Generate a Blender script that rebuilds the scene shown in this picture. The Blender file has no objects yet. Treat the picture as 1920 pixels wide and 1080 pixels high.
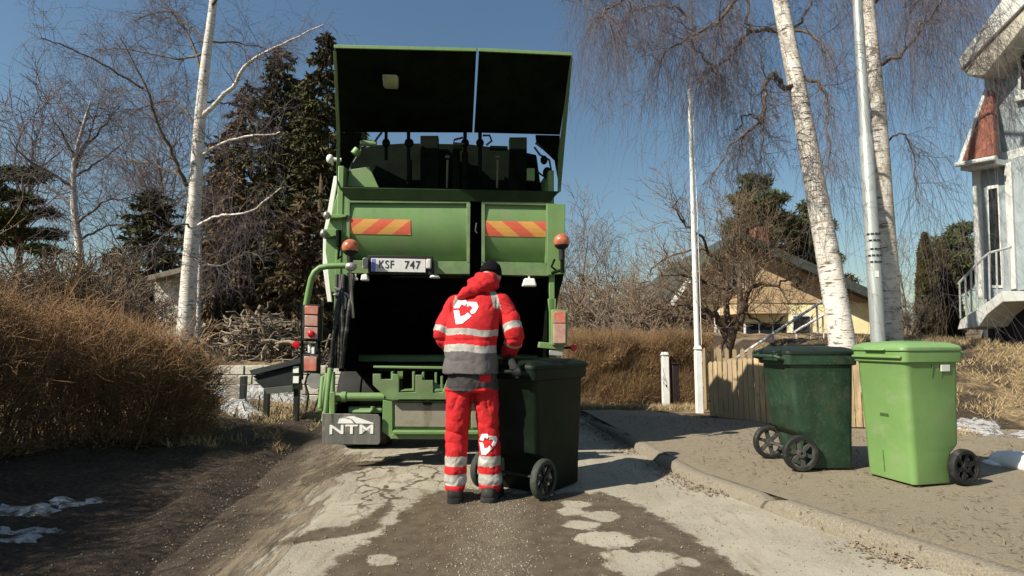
import bpy, bmesh, math, random
import numpy as np
from mathutils import Vector, Matrix, Euler
from mathutils.bvhtree import BVHTree

R = math.radians
S = bpy.context.scene
C = S.collection
# ------------------------------------------------------------------ camera, world, sun, exposure
F = 1050.0; HZ = 640.0; CAMH = 1.2
TH = math.atan((HZ - 540) / F)
cd = bpy.data.cameras.new('camera'); cam = bpy.data.objects.new('camera', cd); C.objects.link(cam)
cam.location = (0, 0, CAMH); cam.rotation_euler = (math.pi / 2 + TH, 0, 0)
cd.sensor_width = 36; cd.lens = 36 * F / 1920; cd.clip_start = .05; cd.clip_end = 3000
S.camera = cam
SUN_EL = 40; SUN_DIR = Vector((.85, .52, 0)).normalized()      # horizontal direction the light travels
w = bpy.data.worlds.new('World'); S.world = w; w.use_nodes = True
nt = w.node_tree; bg = nt.nodes['Background']
sky = nt.nodes.new('ShaderNodeTexSky'); sky.sky_type = 'NISHITA'; sky.sun_disc = False
sky.sun_elevation = R(SUN_EL)
sky.sun_rotation = math.atan2(-SUN_DIR.x, -SUN_DIR.y)
sky.air_density = 1.4; sky.dust_density = .8; sky.ozone_density = 3.4; sky.altitude = 0
tint = nt.nodes.new('ShaderNodeMix'); tint.data_type = 'RGBA'; tint.blend_type = 'MULTIPLY'; tint.inputs[0].default_value = 1
tint.inputs[7].default_value = (.95, 1.03, 1.03, 1); nt.links.new(sky.outputs[0], tint.inputs[6])
nt.links.new(tint.outputs[2], bg.inputs[0]); bg.inputs[1].default_value = .057
sl = bpy.data.lights.new('sun', 'SUN'); sun = bpy.data.objects.new('sun', sl); C.objects.link(sun)
sl.energy = 5.0; sl.angle = R(.5); sl.color = (1, .925, .78)
ld = Vector((SUN_DIR.x * math.cos(R(SUN_EL)), SUN_DIR.y * math.cos(R(SUN_EL)), -math.sin(R(SUN_EL))))
sun.rotation_euler = ld.to_track_quat('-Z', 'Y').to_euler(); sun.location = (-20, -15, 20)
S.view_settings.view_transform = 'Standard'; S.view_settings.look = 'None'
S.view_settings.exposure = 0.72; S.view_settings.gamma = 1
S.render.engine = 'CYCLES'
S.cycles.max_bounces = 5; S.cycles.diffuse_bounces = 1; S.cycles.glossy_bounces = 2
S.cycles.transparent_max_bounces = 8; S.cycles.use_denoising = True

# ------------------------------------------------------------------ pixel <-> place helpers
def ray(px, py):
    u = (px - 960) / F; v = (540 - py) / F
    return Vector((u, math.cos(TH) - v * math.sin(TH), math.sin(TH) + v * math.cos(TH)))
def P(px, py, Y):
    d = ray(px, py); t = Y / d.y
    return Vector((d.x * t, Y, CAMH + d.z * t))
def G(px, py, z=0.0):
    d = ray(px, py); t = (z - CAMH) / d.z
    return Vector((d.x * t, d.y * t, z))

# ------------------------------------------------------------------ numpy noise
def _hash(ix, iy, s):
    n = (ix * 374761393 + iy * 668265263 + s * 1442695041) & 0x7fffffff
    n = ((n ^ (n >> 13)) * 1274126177) & 0x7fffffff
    return ((n ^ (n >> 16)) & 0xffff) / 65535.0
def vn(x, y, s=0):
    x = np.asarray(x, float); y = np.asarray(y, float)
    ix = np.floor(x).astype(np.int64); iy = np.floor(y).astype(np.int64)
    fx = x - ix; fy = y - iy; fx = fx * fx * (3 - 2 * fx); fy = fy * fy * (3 - 2 * fy)
    a = _hash(ix, iy, s); b = _hash(ix + 1, iy, s); c = _hash(ix, iy + 1, s); d = _hash(ix + 1, iy + 1, s)
    return (a * (1 - fx) + b * fx) * (1 - fy) + (c * (1 - fx) + d * fx) * fy
def fbm(x, y, o=4, s=0):
    t = 0; a = .5; n = 0
    for k in range(o):
        t = t + a * vn(np.asarray(x) * 2 ** k, np.asarray(y) * 2 ** k, s + k * 17); n += a; a *= .5
    return t / n
def ss(t):
    t = np.clip(t, 0, 1); return t * t * (3 - 2 * t)

# ------------------------------------------------------------------ materials
def _mix(nt, fac, a, b):
    n = nt.nodes.new('ShaderNodeMix'); n.data_type = 'RGBA'
    for i, v in ((0, fac), (6, a), (7, b)):
        if hasattr(v, 'is_linked') or isinstance(v, bpy.types.NodeSocket): nt.links.new(v, n.inputs[i])
        elif i == 0: n.inputs[0].default_value = v
        else: n.inputs[i].default_value = (*v, 1)
    return n.outputs[2]
def _ramp(nt, src, lo, hi):
    n = nt.nodes.new('ShaderNodeMapRange'); n.interpolation_type = 'SMOOTHSTEP'
    n.inputs[1].default_value = lo; n.inputs[2].default_value = hi
    nt.links.new(src, n.inputs[0]); return n.outputs[0]
def _noise(nt, co, scale, detail=4, rough=.6, st=None):
    if st:
        mp = nt.nodes.new('ShaderNodeMapping'); mp.inputs['Scale'].default_value = st
        nt.links.new(co, mp.inputs[0]); co = mp.outputs[0]
    n = nt.nodes.new('ShaderNodeTexNoise'); n.inputs['Scale'].default_value = scale
    n.inputs['Detail'].default_value = detail; n.inputs['Roughness'].default_value = rough
    nt.links.new(co, n.inputs['Vector']); return n.outputs[0]
def M(name, col, rough=.6, metal=0, var=.25, vs=5, bump=0, bs=60, dirt=None, isl=None, spec=.4, st=None, coat=0):
    """procedural paint: colour varied by noise, optional dirt (colour, lo, hi, scale), per-island colour, bump"""
    m = bpy.data.materials.new(name); m.use_nodes = True; nt = m.node_tree
    b = nt.nodes['Principled BSDF']; tc = nt.nodes.new('ShaderNodeTexCoord').outputs['Object']
    n1 = _noise(nt, tc, vs, 5, .6, st)
    f = _ramp(nt, n1, .3, .7)
    lo = tuple(c * (1 - var) for c in col); hi = tuple(min(1, c * (1 + var)) for c in col)
    out = _mix(nt, f, lo, hi)
    if isl:
        g = nt.nodes.new('ShaderNodeNewGeometry').outputs['Random Per Island']
        out = _mix(nt, g, out, isl)
    if dirt:
        dc, dl, dh, ds = dirt
        out = _mix(nt, _ramp(nt, _noise(nt, tc, ds, 6, .65), dl, dh), out, dc)
    nt.links.new(out, b.inputs['Base Color'])
    b.inputs['Roughness'].default_value = rough; b.inputs['Metallic'].default_value = metal
    b.inputs['Specular IOR Level'].default_value = spec
    if coat: b.inputs['Coat Weight'].default_value = coat
    if bump:
        bp = nt.nodes.new('ShaderNodeBump'); bp.inputs['Strength'].default_value = min(1, bump)
        bp.inputs['Distance'].default_value = .02 * max(1, bump)
        nt.links.new(_noise(nt, tc, bs, 4, .6, st), bp.inputs['Height']); nt.links.new(bp.outputs[0], b.inputs['Normal'])
    return m
def emis(m, col, s):
    b = m.node_tree.nodes['Principled BSDF']
    b.inputs['Emission Color'].default_value = (*col, 1); b.inputs['Emission Strength'].default_value = s
    return m

# ------------------------------------------------------------------ objects
def tag(o, label=None, cat=None, group=None, kind=None):
    if label: o['label'] = label
    if cat: o['category'] = cat
    if group: o['group'] = group
    if kind: o['kind'] = kind
    return o
def thing(name, label, cat, loc=(0, 0, 0), rotz=0, group=None):
    o = bpy.data.objects.new(name, None); C.objects.link(o); o.empty_display_size = .2
    o.location = loc; o.rotation_euler = (0, 0, rotz)
    return tag(o, label, cat, group)
def link_mesh(name, me, mats, parent=None, smooth=None, world=False):
    for mm in (mats if isinstance(mats, (list, tuple)) else [mats]): me.materials.append(mm)
    if smooth is not None:
        me.polygons.foreach_set('use_smooth', [True] * len(me.polygons))
        if smooth < 179: me.set_sharp_from_angle(angle=R(smooth))
    if parent and world:
        p = Vector(parent.location); q = parent
        while q.parent: q = q.parent; p = p + Vector(q.location)
        me.transform(Matrix.Translation(-p))
    o = bpy.data.objects.new(name, me); C.objects.link(o)
    if parent: o.parent = parent
    return o
def np_mesh(name, V, Fc):
    """V (n,3); Fc (m,k) all faces with the same corner count"""
    me = bpy.data.meshes.new(name); V = np.asarray(V, np.float32); Fc = np.asarray(Fc, np.int32)
    me.vertices.add(len(V)); me.vertices.foreach_set('co', V.ravel())
    m, k = Fc.shape
    me.loops.add(m * k); me.loops.foreach_set('vertex_index', Fc.ravel())
    me.polygons.add(m); me.polygons.foreach_set('loop_start', np.arange(0, m * k, k, dtype=np.int32))
    me.update(calc_edges=True); me.validate(); return me
def copy_tree(o, parent=None):
    c = o.copy(); C.objects.link(c)
    if parent: c.parent = parent
    for ch in list(o.children): copy_tree(ch, c)
    return c

class MB:
    """collects boxes, plates, tubes and lathes into ONE mesh"""
    def __init__(s): s.bm = bmesh.new()
    def hull(s, front, back):
        """prism between two outlines of equal length"""
        bm = s.bm; a = [bm.verts.new(v) for v in front]; b = [bm.verts.new(v) for v in back]; n = len(a)
        bm.faces.new(a); bm.faces.new(list(reversed(b)))
        for i in range(n):
            j = (i + 1) % n; bm.faces.new((a[j], a[i], b[i], b[j]))
        return s
    def box(s, c, d, rot=None):
        c = Vector(c); x, y, z = d[0] / 2, d[1] / 2, d[2] / 2
        p = [Vector(q) for q in ((-x, -y, -z), (x, -y, -z), (x, -y, z), (-x, -y, z), (-x, y, -z), (x, y, -z), (x, y, z), (-x, y, z))]
        if rot is not None:
            m = rot.to_matrix() if isinstance(rot, Euler) else rot
            p = [m @ q for q in p]
        p = [c + q for q in p]
        return s.hull(p[:4], p[4:])
    def bar(s, a, b, wd, hg, up=(0, 0, 1)):
        a = Vector(a); b = Vector(b); d = (b - a); L = d.length; d.normalize()
        u = Vector(up); x = d.cross(u)
        if x.length < 1e-4: x = d.cross(Vector((1, 0, 0)))
        x.normalize(); u = x.cross(d)
        q = [x * sx * wd / 2 + u * sz * hg / 2 for sx, sz in ((-1, -1), (1, -1), (1, 1), (-1, 1))]
        return s.hull([a + k for k in q], [b + k for k in q])
    def tube(s, pts, r, n=10, caps=True):
        pts = [Vector(p) for p in pts]; rr = r if isinstance(r, (list, tuple)) else [r] * len(pts)
        t0 = (pts[1] - pts[0]).normalized(); ref = Vector((0, 0, 1)) if abs(t0.z) < .9 else Vector((1, 0, 0))
        u = t0.cross(ref).normalized(); rings = []
        for i, p in enumerate(pts):
            t = (pts[min(i + 1, len(pts) - 1)] - pts[max(i - 1, 0)]).normalized()
            u = (u - t * u.dot(t)).normalized(); v = t.cross(u)
            rings.append([s.bm.verts.new(p + (u * math.cos(2 * math.pi * k / n) + v * math.sin(2 * math.pi * k / n)) * rr[i]) for k in range(n)])
        for a, b in zip(rings, rings[1:]):
            for k in range(n): s.bm.faces.new((a[k], a[(k + 1) % n], b[(k + 1) % n], b[k]))
        if caps: s.bm.faces.new(list(reversed(rings[0]))); s.bm.faces.new(rings[-1])
        return s
    def lathe(s, prof, o=(0, 0, 0), axis='z', n=24):
        o = Vector(o); rings = []
        for r, h in prof:
            ring = []
            for k in range(n):
                a = 2 * math.pi * k / n; q = (r * math.cos(a), r * math.sin(a), h)
                q = {'z': q, 'x': (q[2], q[0], q[1]), 'y': (q[0], q[2], q[1])}[axis]
                ring.append(s.bm.verts.new(o + Vector(q)))
            rings.append(ring)
        for a, b in zip(rings, rings[1:]):
            for k in range(n): s.bm.faces.new((a[k], a[(k + 1) % n], b[(k + 1) % n], b[k]))
        if prof[0][0] > 1e-5 and prof[0] != prof[-1]:
            s.bm.faces.new(list(reversed(rings[0])))
        if prof[-1][0] > 1e-5 and prof[0] != prof[-1]: s.bm.faces.new(rings[-1])
        return s
    def loft(s, rings, cap0=True, cap1=True):
        rr = [[s.bm.verts.new(v) for v in ring] for ring in rings]; n = len(rr[0])
        for a, b in zip(rr, rr[1:]):
            for k in range(n): s.bm.faces.new((a[k], a[(k + 1) % n], b[(k + 1) % n], b[k]))
        if cap0: s.bm.faces.new(list(reversed(rr[0])))
        if cap1: s.bm.faces.new(rr[-1])
        return s
    def ell(s, c, r, rot=None, n=16):
        c = Vector(c); m = rot.to_matrix() if rot is not None else Matrix.Identity(3); g = bmesh.ops.create_uvsphere(s.bm, u_segments=n, v_segments=max(6, n // 2), radius=1)
        for v in g['verts']: v.co = c + m @ Vector((v.co.x * r[0], v.co.y * r[1], v.co.z * r[2]))
        return s
    def mesh(s, name):
        bmesh.ops.remove_doubles(s.bm, verts=s.bm.verts, dist=1e-6)
        bmesh.ops.recalc_face_normals(s.bm, faces=s.bm.faces)
        me = bpy.data.meshes.new(name); s.bm.to_mesh(me); s.bm.free(); return me
    def build(s, name, mats, parent=None, bev=0, smooth=35, world=False):
        o = link_mesh(name, s.mesh(name), mats, parent, smooth, world)
        if bev:
            b = o.modifiers.new('bevel', 'BEVEL'); b.width = bev; b.segments = 2; b.limit_method = 'ANGLE'; b.angle_limit = R(40)
        return o

def text_obj(name, txt, size, ext, m, parent, loc, rot, sx=1.0, bold=0.0, spacing=1.0):
    cu = bpy.data.curves.new(name, 'FONT'); cu.body = txt; cu.size = size; cu.extrude = ext; cu.offset = bold
    cu.align_x = 'CENTER'; cu.align_y = 'CENTER'; cu.space_character = spacing
    t = bpy.data.objects.new('tmp', cu); C.objects.link(t); bpy.context.view_layer.update()
    me = bpy.data.meshes.new_from_object(t); bpy.data.objects.remove(t); me.name = name
    me.transform(Matrix.Diagonal((sx, 1, 1, 1)))
    me.transform(Matrix.Translation(loc) @ Euler(rot).to_matrix().to_4x4())
    return link_mesh(name, me, m, parent)

# ------------------------------------------------------------------ branches and leaves in bulk
def tubes(polys, sides=3):
    """polys: list of (pts (n,3), radii (n,)) -> V, quads"""
    grp = {}
    for p, r in polys: grp.setdefault(len(p), []).append((p, r))
    VV = []; FF = []; off = 0
    ang = np.arange(sides) * 2 * math.pi / sides; ca = np.cos(ang); sa = np.sin(ang)
    for n, lst in grp.items():
        Pp = np.array([a for a, _ in lst], float); Rr = np.array([b for _, b in lst], float); m = len(lst)
        T = np.gradient(Pp, axis=1); T /= np.linalg.norm(T, axis=2, keepdims=True) + 1e-9
        mean = np.abs(T.mean(1)); ref = np.zeros((m, 3)); ref[np.arange(m), mean.argmin(1)] = 1
        U = np.cross(T, ref[:, None, :]); U /= np.linalg.norm(U, axis=2, keepdims=True) + 1e-9
        W = np.cross(T, U)
        V = Pp[:, :, None, :] + Rr[:, :, None, None] * (U[:, :, None, :] * ca[None, None, :, None] + W[:, :, None, :] * sa[None, None, :, None])
        idx = np.arange(m * n * sides).reshape(m, n, sides) + off
        a = idx[:, :-1, :]; b = idx[:, 1:, :]
        q = np.stack([a, np.roll(a, -1, 2), np.roll(b, -1, 2), b], -1).reshape(-1, 4)
        VV.append(V.reshape(-1, 3)); FF.append(q); off += m * n * sides
    return np.concatenate(VV), np.concatenate(FF)
def cards(c, d, nrm, l, wd):
    """rhombus leaves: centres c, long axis d, side axis nrm"""
    l = np.asarray(l)[:, None]; wd = np.asarray(wd)[:, None]
    V = np.stack([c - d * l / 2, c + nrm * wd / 2, c + d * l / 2, c - nrm * wd / 2], 1).reshape(-1, 3)
    return V, np.arange(len(V)).reshape(-1, 4)
def unit(a): return a / (np.linalg.norm(a, axis=-1, keepdims=True) + 1e-9)
def rnd_unit(rng, n): return unit(rng.normal(size=(n, 3)))
def grow(rng, p, d, L, r, lev, cfg, out):
    """recursive branches; cfg lists are indexed by level"""
    n = cfg['n'][lev]; pts = [np.array(p, float)]; d = np.array(d, float); dirs = [d]
    st = L / (n - 1); jit = cfg['jit'][lev]; up = cfg['up'][lev]
    for i in range(n - 1):
        d = d + rng.normal(size=3) * jit + np.array([0, 0, up]); d = d / np.linalg.norm(d)
        pts.append(pts[-1] + d * st); dirs.append(d)
    pts = np.array(pts); t = np.linspace(0, 1, n)
    rad = r * (1 - t * (1 - cfg['tip'][lev]))
    out[lev].append((pts, rad))
    if lev + 1 >= len(cfg['n']): return
    k = cfg['kids'][lev]; k = int(k if k >= 8 else max(1, k + rng.integers(-1, 2)))
    for j in range(k):
        tt = cfg['from'][lev] + (1 - cfg['from'][lev]) * ((j + rng.random()) / k)
        f = tt * (n - 1); i = min(int(f), n - 2); q = pts[i] + (pts[i + 1] - pts[i]) * (f - i)
        dd = dirs[i]; s = np.cross(dd, rng.normal(size=3)); s /= np.linalg.norm(s) + 1e-9
        a = R(cfg['ang'][lev]) * (.7 + .6 * rng.random())
        nd = dd * math.cos(a) + s * math.sin(a)
        grow(rng, q, nd, L * cfg['ratio'][lev] * (1.15 - .5 * tt) * (.7 + .6 * rng.random()), max(cfg['rmin'], rad[i] * cfg['rr'][lev]), lev + 1, cfg, out)
def join_np(parts):
    off = 0; VV = []; FF = []
    for V, Fq in parts: VV.append(V); FF.append(Fq + off); off += len(V)
    return np.concatenate(VV), np.concatenate(FF)
# ================================================================== SETTING: road, kerb, pavement, ground
rng = np.random.default_rng(7)
KX = np.array([-6, -1, 1.0, 2.89, 3.7, 4.9, 6.15, 8.4, 12, 20, 60]); KV = np.array([6.0, 3.9, 3.05, 2.31, 1.95, 1.50, 1.36, 1.10, .85, .6, .2])
def kerb_x(y): return np.interp(y, KX, KV)
def left_x(y): return np.interp(y, [-6, 2.9, 6.6, 9, 20, 60], [-1.35, -1.75, -2.35, -2.7, -3.4, -5])
def drop(y): return .5 * ss((np.asarray(y, float) - 8.6) / 5)
def ground_h(x, y):
    x = np.asarray(x, float); y = np.asarray(y, float)
    n = fbm(x * 1.3, y * 1.3, 4, 3) - .5; n2 = fbm(x * 5, y * 5, 3, 9) - .5
    # left verge rises from the road edge to a low bank, terrace behind the stone wall
    tl = left_x(y) - x
    zl = -.05 + ss(tl / .45) * .075 + ss((tl - .5) / 1.6) * .12 + (n * .12 + n2 * .12) * ss(tl / .5)
    zl = zl + .62 * ss((y - 10.9) / .35) * ss((-x - 2.9) / .3)
    # right: pavement plateau, lawn bank under the house
    tr = x - kerb_x(y)
    zr = -.05 + ss(tr / .12) * .135 + (n * .02)* ss((tr - .3) / .5)
    bank = ss((y - 6.9) / 3.2) * ss((x - 4.3) / 1.9)
    zr = zr + bank * 1.12 + (n * .22 + n2 * .07) * ss((x - 4.6) / 1) * ss((y - 6.2) / 1.)
    zr = zr - drop(y) * ss((6.5 - x) / 1.5)
    zr = zr + .25 * ss((y - 14) / 6)
    z = np.where(tl > 0, zl, np.where(tr > 0, zr, -.05 - drop(y)))
    return z
def ax(*segs):
    out = []
    for a, b, n in segs: out += list(np.linspace(a, b, n, endpoint=False))
    return np.array(out + [segs[-1][1]])
def grid(name, xs, ys, hf):
    X, Y = np.meshgrid(xs, ys); Z = hf(X, Y); V = np.stack([X, Y, Z], -1).reshape(-1, 3)
    nx = len(xs); ny = len(ys); i = np.arange(nx * ny).reshape(ny, nx)
    Fq = np.stack([i[:-1, :-1], i[:-1, 1:], i[1:, 1:], i[1:, :-1]], -1).reshape(-1, 4)
    return np_mesh(name, V, Fq)

# --- ground material: bare soil, straw-coloured grass, moss
def ground_mat():
    m = bpy.data.materials.new('ground'); m.use_nodes = True; nt = m.node_tree; b = nt.nodes['Principled BSDF']
    tc = nt.nodes.new('ShaderNodeTexCoord').outputs['Object']
    a = _noise(nt, tc, .9, 6, .65); c = _noise(nt, tc, 26, 5, .7); d = _noise(nt, tc, 3.5, 5, .6)
    straw = _mix(nt, _ramp(nt, c, .3, .7), (.13, .085, .042), (.36, .26, .14))
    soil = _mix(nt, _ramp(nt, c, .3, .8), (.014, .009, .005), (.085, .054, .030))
    col = _mix(nt, _ramp(nt, a, .42, .58), straw, soil)
    col = _mix(nt, _ramp(nt, d, .6, .78), col, (.09, .085, .03))
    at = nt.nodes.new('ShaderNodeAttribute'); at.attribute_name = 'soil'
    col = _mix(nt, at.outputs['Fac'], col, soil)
    nt.links.new(col, b.inputs['Base Color']); b.inputs['Roughness'].default_value = .95
    bp = nt.nodes.new('ShaderNodeBump'); bp.inputs['Strength'].default_value = 1; bp.inputs['Distance'].default_value = .03
    nt.links.new(c, bp.inputs['Height']); nt.links.new(bp.outputs[0], b.inputs['Normal'])
    return m
gx = ax((-300, -40, 14), (-40, -12, 28), (-12, -5, 50), (-5, 3, 110), (3, 10, 80), (10, 40, 40), (40, 300, 14))
gy = ax((-30, -2, 14), (-2, 2, 20), (2, 12, 150), (12, 30, 60), (30, 80, 25), (80, 900, 12))
gme = grid('ground', gx, gy, ground_h)
GV = np.empty(len(gme.vertices) * 3, np.float32); gme.vertices.foreach_get('co', GV); GV = GV.reshape(-1, 3)
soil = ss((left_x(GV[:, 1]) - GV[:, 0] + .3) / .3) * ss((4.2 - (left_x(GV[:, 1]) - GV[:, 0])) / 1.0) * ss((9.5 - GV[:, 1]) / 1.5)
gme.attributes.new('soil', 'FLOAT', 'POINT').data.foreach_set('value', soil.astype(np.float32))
MG = ground_mat()
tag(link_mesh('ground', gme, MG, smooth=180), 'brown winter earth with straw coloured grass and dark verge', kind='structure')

# --- road
def sdist(poly, X, Y):
    d = np.full(X.shape, 1e9); ins = np.zeros(X.shape, bool); n = len(poly)
    for i in range(n):
        ax_, ay = poly[i]; bx, by = poly[(i + 1) % n]; ex, ey = bx - ax_, by - ay
        t = np.clip(((X - ax_) * ex + (Y - ay) * ey) / (ex * ex + ey * ey + 1e-12), 0, 1)
        d = np.minimum(d, np.hypot(X - ax_ - t * ex, Y - ay - t * ey))
        c = ((ay > Y) != (by > Y)) & (X < (bx - ax_) * (Y - ay) / (by - ay + 1e-12) + ax_); ins ^= c
    return np.where(ins, d, -d)
def gp(pts): return [tuple(G(a, b)[:2]) for a, b in pts]
ry = ax((-4, 2.6, 20), (2.6, 6.5, 260), (6.5, 12, 60), (12, 62, 25)); ru = np.linspace(0, 1, 230)
U, RY = np.meshgrid(ru, ry); LX = left_x(RY) - .15 + .3 * (fbm(RY * 1.7, RY * 0 + 7, 4, 78) - .5); KK = kerb_x(RY) + .03
RX = LX + (KK - LX) * U
edge = np.minimum(RX - left_x(RY), KK - RX)
RZ = .004 + .02 * (fbm(RX * .8, RY * .5, 3, 5) - .5) * ss((edge + .1) / .4) - .05 * ss((.05 - (RX - left_x(RY))) / .3)
RZ -= drop(RY)
RZ += .018 * (fbm(RX * 7, RY * 3, 3, 25) - .5) * ss((-.55 - RX) / .6)
nx = len(ru); ny = len(ry); i = np.arange(nx * ny).reshape(ny, nx)
rme = np_mesh('road', np.stack([RX, RY, RZ], -1).reshape(-1, 3), np.stack([i[:-1, :-1], i[:-1, 1:], i[1:, 1:], i[1:, :-1]], -1).reshape(-1, 4))
wetpoly = gp([(560, 1120), (640, 1045), (700, 1010), (735, 985), (760, 955), (800, 925), (870, 915), (960, 925), (1130, 925), (1190, 945), (1260, 985), (1330, 1025), (1450, 1110)])
wet = np.clip(sdist(wetpoly, RX, RY) / .13, -1, 1)
for (cx, cy, a, b_) in ((1090, 947, 34, 8), (1075, 962, 34, 9), (1130, 968, 42, 9), (1090, 985, 30, 10), (1140, 1013, 62, 13), (1205, 1060, 75, 24), (1215, 1040, 30, 9), (1290, 1056, 22, 9), (725, 1050, 34, 9)):
    c = G(cx, cy); ex = (G(cx + a, cy) - c).length; ey = (G(cx, cy + b_) - c).length
    q = np.hypot((RX - c.x) / ex, (RY - c.y) / ey) + 1.5 * (fbm(RX * 6.5, RY * 4.5, 5, 95) - .5); wet = np.minimum(wet, np.clip((q - 1) * 1.5, -.75, 1))
# ragged wet fingers from the left part of the puddle
for poly in ([(498, 1030), (600, 990), (690, 985), (640, 1008)], [(620, 1010), (700, 960), (720, 940), (740, 945), (700, 1000)], [(560, 900), (640, 868), (760, 860), (760, 866), (660, 884), (575, 912)]):
    wet = np.maximum(wet, np.clip(sdist(gp(poly), RX, RY) / .10, -1, .5))
mud = np.clip(sdist(gp([(150, 1120), (420, 940), (600, 850), (690, 852), (640, 890), (560, 960), (440, 1100), (420, 1120)]), RX, RY) / .35, -1, 1)
mud = np.maximum(mud, np.clip(sdist(gp([(470, 1030), (560, 950), (620, 930), (590, 965), (500, 1060)]), RX, RY) / .2, -1, .6))
mud = np.maximum(mud, np.clip((-.1 + left_x(RY) + .55 - RX) / .3, -1, 1))
crack = np.maximum(ss(sdist(gp([(600, 1010), (650, 880), (760, 862), (855, 875), (850, 940), (780, 960)]), RX, RY) / .16), 0) * (.45 + .55 * ss((fbm(RX * 3, RY * 2.2, 3, 91) - .36) / .12))
grit = ss(1 - np.abs(RX + .18 - .02 * RY) / .32) * ss((5.0 - RY) / .7)
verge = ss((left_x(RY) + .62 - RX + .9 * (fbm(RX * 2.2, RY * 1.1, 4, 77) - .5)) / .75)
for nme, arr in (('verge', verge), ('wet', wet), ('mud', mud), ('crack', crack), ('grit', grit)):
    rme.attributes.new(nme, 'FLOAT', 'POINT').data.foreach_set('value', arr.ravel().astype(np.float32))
def road_mat():
    m = bpy.data.materials.new('road'); m.use_nodes = True; nt = m.node_tree; b = nt.nodes['Principled BSDF']
    tc = nt.nodes.new('ShaderNodeTexCoord').outputs['Object']
    def at(n):
        a = nt.nodes.new('ShaderNodeAttribute'); a.attribute_name = n; return a.outputs['Fac']
    def math_(op, a, c):
        n = nt.nodes.new('ShaderNodeMath'); n.operation = op
        for k, v in enumerate((a, c)):
            if isinstance(v, (int, float)): n.inputs[k].default_value = v
            else: nt.links.new(v, n.inputs[k])
        return n.outputs[0]
    big = _noise(nt, tc, 1.6, 6, .65); fine = _noise(nt, tc, 95, 4, .75); mid = _noise(nt, tc, 9, 6, .7); tiny = _noise(nt, tc, 260, 2, .6)
    streak = _noise(nt, tc, 3, 5, .65, (4.5, .8, 1))
    dry = _mix(nt, _ramp(nt, fine, .3, .7), (.19, .17, .13), (.375, .34, .265))
    dry = _mix(nt, _ramp(nt, big, .35, .7), dry, (.37, .335, .265))
    dry = _mix(nt, _ramp(nt, mid, .60, .75), dry, (.22, .19, .145))
    dry = _mix(nt, _ramp(nt, tiny, .66, .72), dry, (.13, .12, .10))
    dry = _mix(nt, _ramp(nt, _noise(nt, tc, 4, 6, .7, (3.2, .5, 1)), .52, .72), dry, (.235, .195, .14))
    mudc = _mix(nt, _ramp(nt, streak, .35, .65), (.055, .038, .024), (.21, .165, .11))
    mudc = _mix(nt, _ramp(nt, fine, .58, .72), mudc, (.28, .235, .17))
    mf = _ramp(nt, math_('ADD', at('mud'), math_('MULTIPLY', math_('SUBTRACT', streak, .5), 2.4)), -.25, .25)
    col = _mix(nt, mf, dry, mudc)
    wetc = _mix(nt, _ramp(nt, mid, .3, .7), (.062, .045, .028), (.118, .090, .058))
    wetc = _mix(nt, _ramp(nt, tiny, .62, .7), wetc, (.24, .20, .15))
    wf0 = math_('ADD', at('wet'), math_('MULTIPLY', math_('SUBTRACT', _noise(nt, tc, 6, 8, .68), .5), 2.6))
    wf0 = math_('ADD', wf0, math_('MULTIPLY', math_('SUBTRACT', fine, .5), 1.1))
    wf = _ramp(nt, wf0, -.15, .17)
    vo = nt.nodes.new('ShaderNodeTexVoronoi'); vo.feature = 'DISTANCE_TO_EDGE'; vo.inputs['Scale'].default_value = 4.2
    mp = nt.nodes.new('ShaderNodeMapping'); mp.inputs['Scale'].default_value = (1.25, .8, 1)
    dn = nt.nodes.new('ShaderNodeTexNoise'); dn.inputs['Scale'].default_value = 5; nt.links.new(tc, dn.inputs['Vector'])
    va = nt.nodes.new('ShaderNodeVectorMath'); va.operation = 'ADD'; vs_ = nt.nodes.new('ShaderNodeVectorMath'); vs_.operation = 'SCALE'; vs_.inputs['Scale'].default_value = .28
    nt.links.new(dn.outputs['Color'], vs_.inputs[0]); nt.links.new(tc, va.inputs[0]); nt.links.new(vs_.outputs[0], va.inputs[1])
    nt.links.new(va.outputs[0], mp.inputs[0]); nt.links.new(mp.outputs[0], vo.inputs['Vector'])
    cl = math_('SUBTRACT', 1, _ramp(nt, math_('ADD', vo.outputs['Distance'], math_('MULTIPLY', math_('SUBTRACT', mid, .5), .30)), .022, .085))
    wf = math_('MAXIMUM', wf, math_('MULTIPLY', cl, at('crack')))
    col = _mix(nt, wf, col, wetc)
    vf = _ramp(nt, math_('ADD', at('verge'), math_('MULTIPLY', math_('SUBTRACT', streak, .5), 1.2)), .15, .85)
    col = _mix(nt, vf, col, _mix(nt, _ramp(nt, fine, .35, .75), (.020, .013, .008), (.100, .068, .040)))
    gf = math_('MULTIPLY', _ramp(nt, _noise(nt, tc, 150, 2, .5), .54, .62), at('grit'))
    col = _mix(nt, gf, col, (.31, .27, .205))
    nt.links.new(col, b.inputs['Base Color'])
    rg = nt.nodes.new('ShaderNodeMapRange'); nt.links.new(wf, rg.inputs[0]); rg.inputs[3].default_value = .93; rg.inputs[4].default_value = .62
    nt.links.new(rg.outputs[0], b.inputs['Roughness'])
    bp = nt.nodes.new('ShaderNodeBump'); bp.inputs['Strength'].default_value = .55; bp.inputs['Distance'].default_value = .012
    hh = math_('ADD', fine, math_('MULTIPLY', mid, 1.2))
    hh = math_('ADD', hh, math_('MULTIPLY', math_('MULTIPLY', streak, 3), mf))
    nt.links.new(hh, bp.inputs['Height']); nt.links.new(bp.outputs[0], b.inputs['Normal'])
    return m
tag(link_mesh('road', rme, road_mat(), smooth=180), 'narrow asphalt road with wet brown mud and pale dry patches', kind='structure')

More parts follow.
